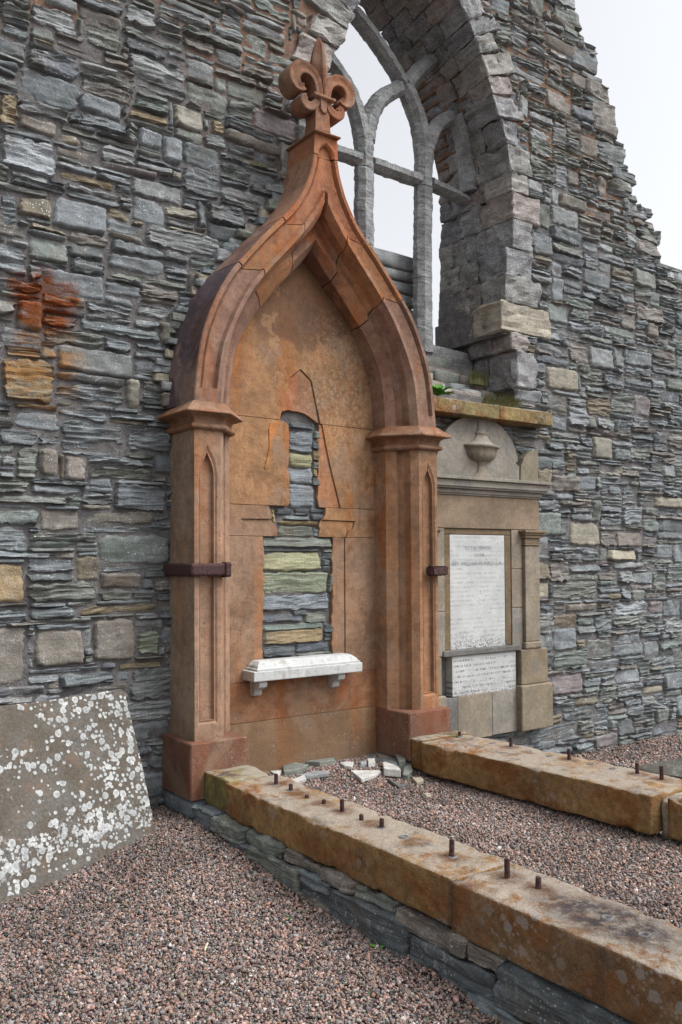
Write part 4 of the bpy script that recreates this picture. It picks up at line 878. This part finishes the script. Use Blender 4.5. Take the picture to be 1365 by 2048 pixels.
def stub(x, y, z, h, parent, r=.0125):
    k = 7; lean = random.uniform(-.05, .05); a0 = random.random()
    v = [(x+r*cos(2*pi*(i+a0)/k), y+r*sin(2*pi*(i+a0)/k), z-.02) for i in range(k)]+[(x+lean*h+r*.95*cos(2*pi*(i+a0)/k), y+r*.95*sin(2*pi*(i+a0)/k), z+h+.003*sin(i*2)) for i in range(k)]
    mk('iron_stub', v, [[i, (i+1) % k, k+(i+1) % k, k+i] for i in range(k)]+[[k+i for i in range(k)]], IRN, parent, bevel=.002)
def socket(x, y, z, parent, dark=False):
    k = 9; v = []
    for r, dz in ((.026, -.006), (.022, .001), (.017, .002), (.013, -.006)):
        v += [(x+r*(1+.15*sin(3*i+x*40))*cos(2*pi*i/k), y+r*(1+.15*sin(3*i+x*40))*sin(2*pi*i/k), z+dz) for i in range(k)]
    f = [[j*k+i, j*k+(i+1) % k, (j+1)*k+(i+1) % k, (j+1)*k+i] for j in range(3) for i in range(k)]+[[3*k+i for i in range(k)]]
    mk('lead_socket', v, f, LED, parent, smooth=True)
for x, y, h in [(2.618, 4.237, .058), (2.616, 4.078, .034), (2.607, 3.906, .012), (2.605, 3.743, .022), (2.608, 3.585, .058), (2.596, 3.411, .024), (2.60, 3.255, .040), (2.585, 2.759, .070), (2.605, 2.456, .068), (2.602, 2.293, .042)]:
    stub(x, y, .332, h, lk); 
for x, y in [(2.618, 4.237), (2.616, 4.078), (2.60, 3.255), (2.605, 3.743), (2.594, 3.084), (2.591, 2.926), (2.585, 2.759), (2.578, 2.11), (2.587, 1.963), (2.57, 1.80), (2.575, 1.62)]: socket(x, y, .332, lk)
for x, y, h in [(4.389, 4.59, .03), (4.409, 4.114, .062), (4.428, 3.634, .064), (4.447, 3.148, .062), (4.448, 2.985, .075)]: stub(x, y, .332, h, rk)
for x, y in [(4.389, 4.59), (4.387, 4.422), (4.40, 4.272), (4.409, 4.114), (4.412, 3.956), (4.405, 3.776), (4.436, 3.474), (4.447, 3.319), (4.447, 3.148)]: socket(x, y, .332, rk)
# rough foundation stones under the near kerb: (y0, y1, z0, z1, face x, tone)
FD = [(4.50, 4.74, .055, .14, 2.35, 'b'), (4.44, 4.74, -.02, .05, 2.36, 'd'), (4.18, 4.49, .06, .132, 2.34, 'g'), (4.1, 4.43, -.03, .055, 2.35, 'b'), (3.80, 4.17, .075, .13, 2.37, 'g'), (3.62, 4.09, -.03, .07, 2.35, 'g'), (3.45, 3.79, .08, .13, 2.38, 'n'), (3.36, 3.61, .03, .08, 2.36, 'b'), (3.36, 3.60, -.02, .026, 2.37, 'd'), (3.34, 3.61, -.08, -.024, 2.35, 'n'), (3.18, 3.44, .085, .13, 2.36, 'n'), (2.80, 3.35, -.09, .078, 2.345, 'd'), (2.90, 3.17, .085, .13, 2.38, 'g'), (2.47, 2.89, .055, .125, 2.37, 'n'), (2.30, 2.79, -.03, .05, 2.36, 'd'), (2.44, 2.79, -.10, -.035, 2.37, 'b'), (2.27, 2.46, .06, .12, 2.38, 'n'), (2.10, 2.43, -.10, -.035, 2.33, 'b'), (1.72, 2.29, -.03, .115, 2.35, 'd'), (1.5, 2.09, -.14, -.04, 2.33, 'n'), (1.1, 1.71, -.04, .115, 2.35, 'b'), (.6, 1.49, -.14, -.05, 2.34, 'd'), (.4, 1.09, -.04, .115, 2.36, 'n')]
for (x, y, a, lb) in ((1.28, 2.62, .5, 'thin pale straw on the path gravel, leftmost of two crossed ones'), (1.36, 2.56, 1.9, 'thin pale straw on the path gravel, right one of two crossed ones'), (1.22, 2.44, .2, 'thin pale straw on the path gravel nearest the camera'), (1.72, 3.35, .9, 'thin pale straw on the path gravel in front of the leaning slab')):
    d_ = np.array([cos(a), sin(a)])*.035; z = float(g_out(x, y))+.012; w_ = np.array([-sin(a), cos(a)])*.0022
    pts = [np.array([x, y])-d_-w_, np.array([x, y])+d_-w_, np.array([x, y])+d_+w_, np.array([x, y])-d_+w_]
    v = [(p_[0], p_[1], z+.002*q_) for q_, p_ in enumerate(pts)]+[(p_[0], p_[1], z+.004+.002*q_) for q_, p_ in enumerate(pts)]
    o = mk('straw', v, [[3, 2, 1, 0], [4, 5, 6, 7], [0, 1, 5, 4], [1, 2, 6, 5], [2, 3, 7, 6], [3, 0, 4, 7]], STRAW); tag(o, lb, 'straw', 'straws on the path gravel')
for i, (y0, y1, z0, z1, x, k) in enumerate(FD):
    v, f = rock(box8(x, 2.70, y0+.004, y1-.004, z0, z1), (-1, -.96, -.75, -.5, -.25, 0, .25, .5, .75, .96, 1), .016, .018, 60+i, 12, .012); setlam(mk('foundation_stone', v, f, RUB, lk, (*PAL[k], .5)).data, .6)
v, f = boxv(2.42, 2.70, .4, 4.74, -.16, .12); mk('foundation_core', v, f, SOIL, lk)

# ------------------------------------------------------------------ inscribed wall memorial
mem = thing('wall_memorial', (5.12, 5.1, .15), 'buff sandstone memorial with urn in a round pediment and white inscribed panels', 'memorial')
MC = (.225, .192, .148); MG = (.215, .198, .170); XC = 5.115
def mbox(name, x0, x1, y0, z0, z1, col=MC, bev=.005, par=None, y1=5.2): return mk(name, *boxv(x0, x1, y0, y1, z0, z1), MEM, par or mem, col, bevel=bev)
mbox('base_block', 4.62, 4.86, 5.098, .16, .50, (.15, .145, .14)); mbox('base_block', 4.863, 5.25, 5.10, .145, .505); mbox('base_block', 5.253, 5.55, 5.10, .15, .505, MG)
for s in (-1, 1):
    a = lambda d0, d1: sorted((XC+s*d0, XC+s*d1))
    mbox('plinth_block', *a(.43, .825), 5.04, .15, .535, (.205, .172, .122), .012)
    mbox('pedestal', *a(.455, .79), 5.065, .538, .835, (.20, .16, .11), .008)
    ps = mbox('pilaster', *a(.52, .70), 5.068, .90, 1.72, MC, .006)
    mbox('pilaster_base', *a(.505, .72), 5.058, .837, .898, MC, .014, ps)
    cpv = MB()
    for z0, z1, o in ((1.722, 1.735, .012), (1.736, 1.785, .004), (1.786, 1.81, .022), (1.811, 1.83, .035), (1.831, 1.85, .05)):
        x0, x1 = a(.52-o, .70+o); cpv.add(boxv(x0, x1, 5.068-o, 5.2, z0, z1))
    mk('pilaster_capital', *cpv.get(), MEM, ps, (.175, .132, .088), bevel=.004)
    mbox('jamb_slab', *a(.385, .518), 5.10, .836, 1.19, MG); mbox('jamb_slab', *a(.385, .518), 5.10, 1.193, 1.52, MC); mbox('jamb_slab', *a(.385, .518), 5.10, 1.523, 1.856, MC)
    mbox('edge_slab', *a(.702, .735), 5.098, .85, 1.856, MC)
fz = mk('frieze', *boxv(4.385, 5.845, 5.095, 5.2, 1.858, 2.125), MEM, mem, (.20, .15, .105), bevel=.004)
cn = MB()
for z0, z1, o in ((2.127, 2.140, .012), (2.141, 2.175, .022), (2.176, 2.19, .05), (2.191, 2.245, .062), (2.246, 2.272, .085)): cn.add(boxv(4.385-o, 5.845+o, 5.095-o, 5.2, z0, z1))
mk('cornice', *cn.get(), MEM, mem, MG, bevel=.004)
pd = [(XC-.50, 2.274), (XC+.50, 2.274), (XC+.50, 2.40), (XC+.46, 2.425)]+[(XC+.02+.47*cos(a), 2.40+.395*sin(a)) for a in np.linspace(.12, pi-.12, 22)]+[(XC-.46, 2.425), (XC-.50, 2.40)]
mk('pediment', *prism(pd, 5.105, 5.2), MEM, mem, MG, bevel=.006)
for s in (-1, 1):
    er = [(XC+s*.505, 2.274), (XC+s*.735, 2.274), (XC+s*.735, 2.56), (XC+s*.68, 2.555), (XC+s*.61, 2.53), (XC+s*.55, 2.475), (XC+s*.515, 2.40)]
    mk('pediment_ear', *prism(er, 5.10, 5.2), MEM, mem, (.205, .178, .130), bevel=.006)
# urn in half relief
def lathe(cx, cy, prof, n=26, flute=None):
    v, f = [], []
    for z, r in prof:
        for i in range(n):
            t = 2*pi*i/n; k = 1+(flute(z)*(.5-.5*abs(sin(t*6.5))) if flute else 0); v.append((cx+r*k*.94*cos(t), cy+r*k*.46*sin(t), z))
    f = [[j*n+i, j*n+(i+1) % n, (j+1)*n+(i+1) % n, (j+1)*n+i] for j in range(len(prof)-1) for i in range(n)]
    return v, f
urn = mk('urn', *lathe(XC+.04, 5.105, [(2.275, .13), (2.29, .125), (2.30, .09), (2.33, .056), (2.37, .046), (2.395, .046), (2.402, .06), (2.412, .06), (2.417, .095), (2.430, .135), (2.455, .165), (2.485, .182), (2.525, .188), (2.528, .208), (2.545, .208), (2.55, .186)], 40, lambda z: -.24 if 2.415 < z < 2.49 else 0), MEM, mem, (.165, .142, .11), smooth=True)
mk('urn_lid', *lathe(XC+.04, 5.105, [(2.549, .184), (2.562, .142), (2.585, .105), (2.615, .08), (2.638, .064), (2.641, .076), (2.654, .076), (2.658, .056)], 40, lambda z: -.1), MEM, urn, MG, smooth=True)
mk('urn_flame', *lathe(XC+.04, 5.105, [(2.658, .055), (2.69, .05), (2.725, .047), (2.755, .052), (2.775, .058), (2.79, .01)], 24, lambda z: -.22), MEM, urn, MG, smooth=True)
# white panels
UP = mk('inscription_panel', *boxv(4.80, 5.425, 5.112, 5.2, .882, 1.806), mat_marble(True, .882, .55, .0368, 'marble_upper_inscription'), mem)
fr = MB(); fr.add(boxv(5.427, 5.498, 5.108, 5.2, .882, 1.806)); fr.add(boxv(4.732, 4.798, 5.108, 5.2, .882, 1.806)); fr.add(boxv(4.732, 5.498, 5.109, 5.2, 1.808, 1.857))
mk('panel_frame', *fr.get(), MEM, mem, (.15, .108, .065), bevel=.006)
mk('panel_sill', *boxv(4.70, 5.60, 5.086, 5.2, .828, .880), MEM, mem, (.13, .127, .12), bevel=.01)
LP = mk('inscription_panel', *boxv(4.81, 5.545, 5.106, 5.2, .508, .826), mat_marble(True, .508, 1.6, .043, 'marble_lower_inscription'), mem)
INK = NT('worn_lettering').out((.25, .26, .27), .8)
def text(s, x, z, size, parent, y=5.1105):
    cu_ = bpy.data.curves.new('t', 'FONT'); cu_.body = s; cu_.size = size; cu_.align_x = 'CENTER'; cu_.resolution_u = 2
    to = bpy.data.objects.new('t', cu_); COL.objects.link(to); dg = bpy.context.evaluated_depsgraph_get(); me = bpy.data.meshes.new_from_object(to.evaluated_get(dg)); bpy.data.objects.remove(to)
    vs = [(x+q.co.x, y-.0008, z+q.co.y) for q in me.vertices]; fs = [list(p.vertices) for p in me.polygons]; bpy.data.meshes.remove(me)
    o_ = mk('lettering', vs, fs, INK, parent); o_['kind'] = 'stuff'
text('TO THE MEMORY', 5.12, 1.686, .040, UP); text('OF THE', 5.13, 1.630, .034, UP); text('REV WILLIAM MUNRO A.M.', 5.11, 1.556, .048, UP)

# --- projecting weather ledge above the memorial
led = thing('stone_ledge', (5.2, 5.1, 2.76), 'yellow lichened stone ledge projecting over the memorial', 'ledge')
for x0, x1, s in ((4.34, 5.272, 1), (5.277, 5.93, 2)):
    v, f = rock(box8(x0, x1, 5.0, 5.3, 2.762, 2.876), np.r_[-1, -.97, np.linspace(-.85, .85, 7), .97, 1], .01, .006, 70+s, 14); mk('slab', v, f, KRB, led, (.23, .185, .085) if s == 1 else (.25, .18, .08), smooth=True)

# ------------------------------------------------------------------ leaning grave slab
gs = bpy.data.meshes.new('leaning_slab')
br, bl, trc = Vector((2.115, 4.672, -.05)), Vector((1.155, 4.40, -.05)), None
ex = (br-bl).normalized()
tr_ = Vector((2.052, 5.06, .835))
ey = (tr_-br); ey = (ey-ex*ey.dot(ex)).normalized(); ez = ex.cross(ey)
outl = [(-1.55, -.12), (.0, -.12)]
H = (tr_-br).dot(ey); sx = (tr_-br).dot(ex)
outl = [(-1.6, -.15), (.015, -.15), (0.0, .15), (sx*.55, .5), (sx-.005, H-.03), (sx-.03, H), (-.5, H-.005), (-1.0, H+.012), (-1.6, H+.01)]
nq = len(outl); vs = [(x, y, 0.) for x, y in outl]+[(x, y, -.085) for x, y in outl]
# tessellate the face so that its edge can be uneven
gs.from_pydata(vs, [], [list(range(nq)), [nq+i for i in range(nq)][::-1]]+[[i, nq+i, nq+(i+1) % nq, (i+1) % nq] for i in range(nq)])
gs.materials.append(SLB); go = bpy.data.objects.new('leaning_slab', gs); link(go)
Mx = Matrix.Identity(4)
for i in range(3): Mx[i][0], Mx[i][1], Mx[i][2], Mx[i][3] = ex[i], ey[i], ez[i], br[i]
go.matrix_world = Mx
bv = go.modifiers.new('bevel', 'BEVEL'); bv.width = .012; bv.segments = 2
tag(go, 'brown grave slab spotted with white lichen, leaning on the wall', 'gravestone')

# ------------------------------------------------------------------ loose fragments at the foot of the tomb
FL = [([(3.627, 5.013), (3.694, 5.026), (3.731, 4.984), (3.626, 4.869), (3.593, 4.915)], 'w', 'white slate flake lying left of the big pointed flake'), ([(3.601, 4.848), (3.804, 4.774), (3.78, 4.731), (3.548, 4.655)], 'w', 'large pointed white flake in front of the tomb base'), ([(3.91, 4.882), (3.962, 4.908), (3.918, 4.707), (3.855, 4.614), (3.762, 4.685)], 'w', 'thick cream white block between pointed flake and right plinth'), ([(3.721, 4.599), (3.749, 4.483), (3.825, 4.481), (3.691, 4.435)], 'd', 'dark grey slate flake nearest the gravel in the fragment heap'), ([(4.049, 4.907), (4.14, 4.973), (4.123, 4.872), (4.019, 4.756), (3.971, 4.771)], 'g', 'grey cobble against the right plinth corner'), ([(3.991, 4.735), (4.072, 4.758), (3.994, 4.649), (3.884, 4.572), (3.864, 4.607)], 'g', 'grey stone beside the end of the right kerb'), ([(3.915, 4.568), (3.966, 4.529), (3.919, 4.448), (3.851, 4.443)], 'c', 'cream pebble rightmost of the fragment heap'), ([(3.854, 4.99), (3.909, 4.969), (3.849, 4.886), (3.777, 4.877)], 'w', 'small white chip behind the pointed flake'), ([(4.021, 5.111), (4.051, 4.973), (4.009, 4.928), (3.961, 4.996)], 'n', 'thin brown slate strip at the inner foot of the right plinth'), ([(3.779, 4.982), (3.838, 4.981), (3.778, 4.898), (3.734, 4.91)], 'l', 'tiny pale chip next to the base course'),
      ([(3.107, 5.107), (3.183, 5.082), (3.097, 4.973)], 'w', 'white triangular chip behind the near kerb end'), ([(3.141, 4.901), (3.264, 4.923), (3.242, 4.862), (3.107, 4.835)], 'w', 'narrow white flake nearest the first iron stubs'), ([(3.245, 4.978), (3.378, 4.981), (3.454, 4.899), (3.392, 4.825), (3.256, 4.883)], 'l', 'long pale flake lying along the base course'), ([(3.217, 5.121), (3.329, 5.136), (3.379, 5.039), (3.245, 4.978), (3.154, 5.007)], 'g', 'grey green slab fragment against the base course'), ([(3.40, 5.12), (3.66, 5.13), (3.60, 5.03), (3.46, 5.02)], 'g', 'flat green grey slab in the middle of the base course')]
for i, (poly, k, lab) in enumerate(FL):
    th = (.014, .016, .045, .014, .06, .04, .022, .03, .018, .02, .012, .012, .016, .03, .025)[i]
    cxm = sum(p[0] for p in poly)/len(poly); cym = sum(p[1] for p in poly)/len(poly); zb = float(g_in(cxm, cym))
    tx, ty = random.uniform(-.12, .12), random.uniform(-.1, .15)
    a = sum(poly[q][0]*poly[(q+1) % len(poly)][1]-poly[(q+1) % len(poly)][0]*poly[q][1] for q in range(len(poly)))
    if a < 0: poly = poly[::-1]
    n = len(poly); zt = lambda x, y: zb+.006+th+tx*(x-cxm)+ty*(y-cym)
    v = [(x, y, zt(x, y)-th-.01) for x, y in poly]+[(x, y, zt(x, y)) for x, y in poly]
    f = [list(range(n))[::-1], [n+q for q in range(n)]]+[[q, (q+1) % n, n+(q+1) % n, n+q] for q in range(n)]
    col = (.47, .465, .44) if k == 'w' else PAL[k]
    o = mk('stone_fragment', v, f, RUB, None, (*col, .1), bevel=min(.006, th*.3)); tag(o, lab, 'stone', 'broken stone fragments at the foot of the tomb')
for x, y, r, lab in ((2.93, 3.12, .022, 'single cream cobble on the plot gravel beside the near kerb'), (3.72, 4.2, .022, 'small brown cobble in the plot gravel before the heap')):
    z = float(g_in(x, y)); v, f = rock(box8(x-r*1.3, x+r*1.3, y-r, y+r, z-.01, z+r*1.1), (-1, -.7, 0, .7, 1), .03, .004, 12, 20); o = mk('cobble', v, f, RUB, None, (.36, .32, .25, .1), smooth=True); tag(o, lab, 'stone')
v, f = rock(box8(6.2, 6.95, 3.95, 4.40, -.24, -.10), (-1, -.8, -.5, -.2, .1, .4, .7, 1), .09, .045, 77, 6); o = mk('flat_stone', v, f, RUB, None, (.10, .095, .08, .4), smooth=True); tag(o, 'flat dark stone lying in the gravel behind the right kerb', 'stone')

# ------------------------------------------------------------------ plants
def tuft(name, x, y, z, n, h, sp, label, lean=0.):
    v, f = [], []
    for _ in range(n):
        a = random.uniform(0, 2*pi); r = sp*sqrt(random.random()); bx, by = x+r*cos(a)*2.2, y+r*sin(a)*.6; hh = h*random.uniform(.5, 1.1); dx, dy = random.uniform(-.5, .5)*hh, random.uniform(-.7, .2)*hh-lean*hh
        w = .006; o = len(v)
        for t in (0, .4, .75, 1): 
            ww = w*(1-t*.85); v += [(bx+dx*t*t-ww, by+dy*t*t, z+hh*(t-.25*t*t)), (bx+dx*t*t+ww, by+dy*t*t, z+hh*(t-.25*t*t))]
        f += [[o+2*i, o+2*i+1, o+2*i+3, o+2*i+2] for i in range(3)]
    o = mk(name, v, f, GRASS, None); tag(o, label, 'grass', 'grass tufts on the window sill'); return o
tuft('grass_tuft', 5.42, 5.40, 3.13, 170, .16, .055, 'dry grass tuft on the broken sill below the mullion')
tuft('grass_tuft', 5.42, 5.15, 2.872, 300, .17, .10, 'green and dry grass tuft growing on the stone ledge', .2)
def leafy(name, x, y, z, leaves, L, label, cat='plant', flower=False, yl=0.):
    p = thing(name, (x, y, z), label, cat)
    for i in range(leaves):
        a = 2*pi*i/leaves*1.618+random.random(); el = random.uniform(.3, 1.1); l = L*random.uniform(.6, 1.1); w = l*.30
        d = Vector((cos(a)*cos(el), sin(a)*cos(el)-yl, sin(el))).normalized(); s = d.cross(Vector((0, 0, 1))).normalized(); nrm = s.cross(d)
        v = []
        for t, k in ((0, .12), (.3, .8), (.6, 1), (.85, .6), (1, .05)):
            c = Vector((x, y, z))+d*l*t-nrm*l*.25*t*t; v += [c-s*w*k+nrm*w*.3*k, c, c+s*w*k+nrm*w*.3*k]
        mk('leaf', v, [[3*q+r_, 3*q+r_+1, 3*q+r_+4, 3*q+r_+3] for q in range(4) for r_ in (0, 1)], LEAF, p, smooth=True)
    if flower:
        v, f = rock(box8(x+.0, x+.02, y-.05, y-.03, z+.10, z+.115), (-1, 0, 1), .02, .002, 1, 30); mk('flower', v, f, PETAL, p)
    return p
leafy('leafy_plant', 4.645, 5.07, 2.90, 14, .13, 'bright green leafy plant beside the arch on the ledge', flower=True, yl=.3)
leafy('weed', 2.16, 3.40, -.05, 3, .045, 'single green weed standing alone in the path gravel')
leafy('weed', 2.31, 2.93, -.06, 6, .05, 'green weed at the foot of the kerb foundation, nearer the camera')
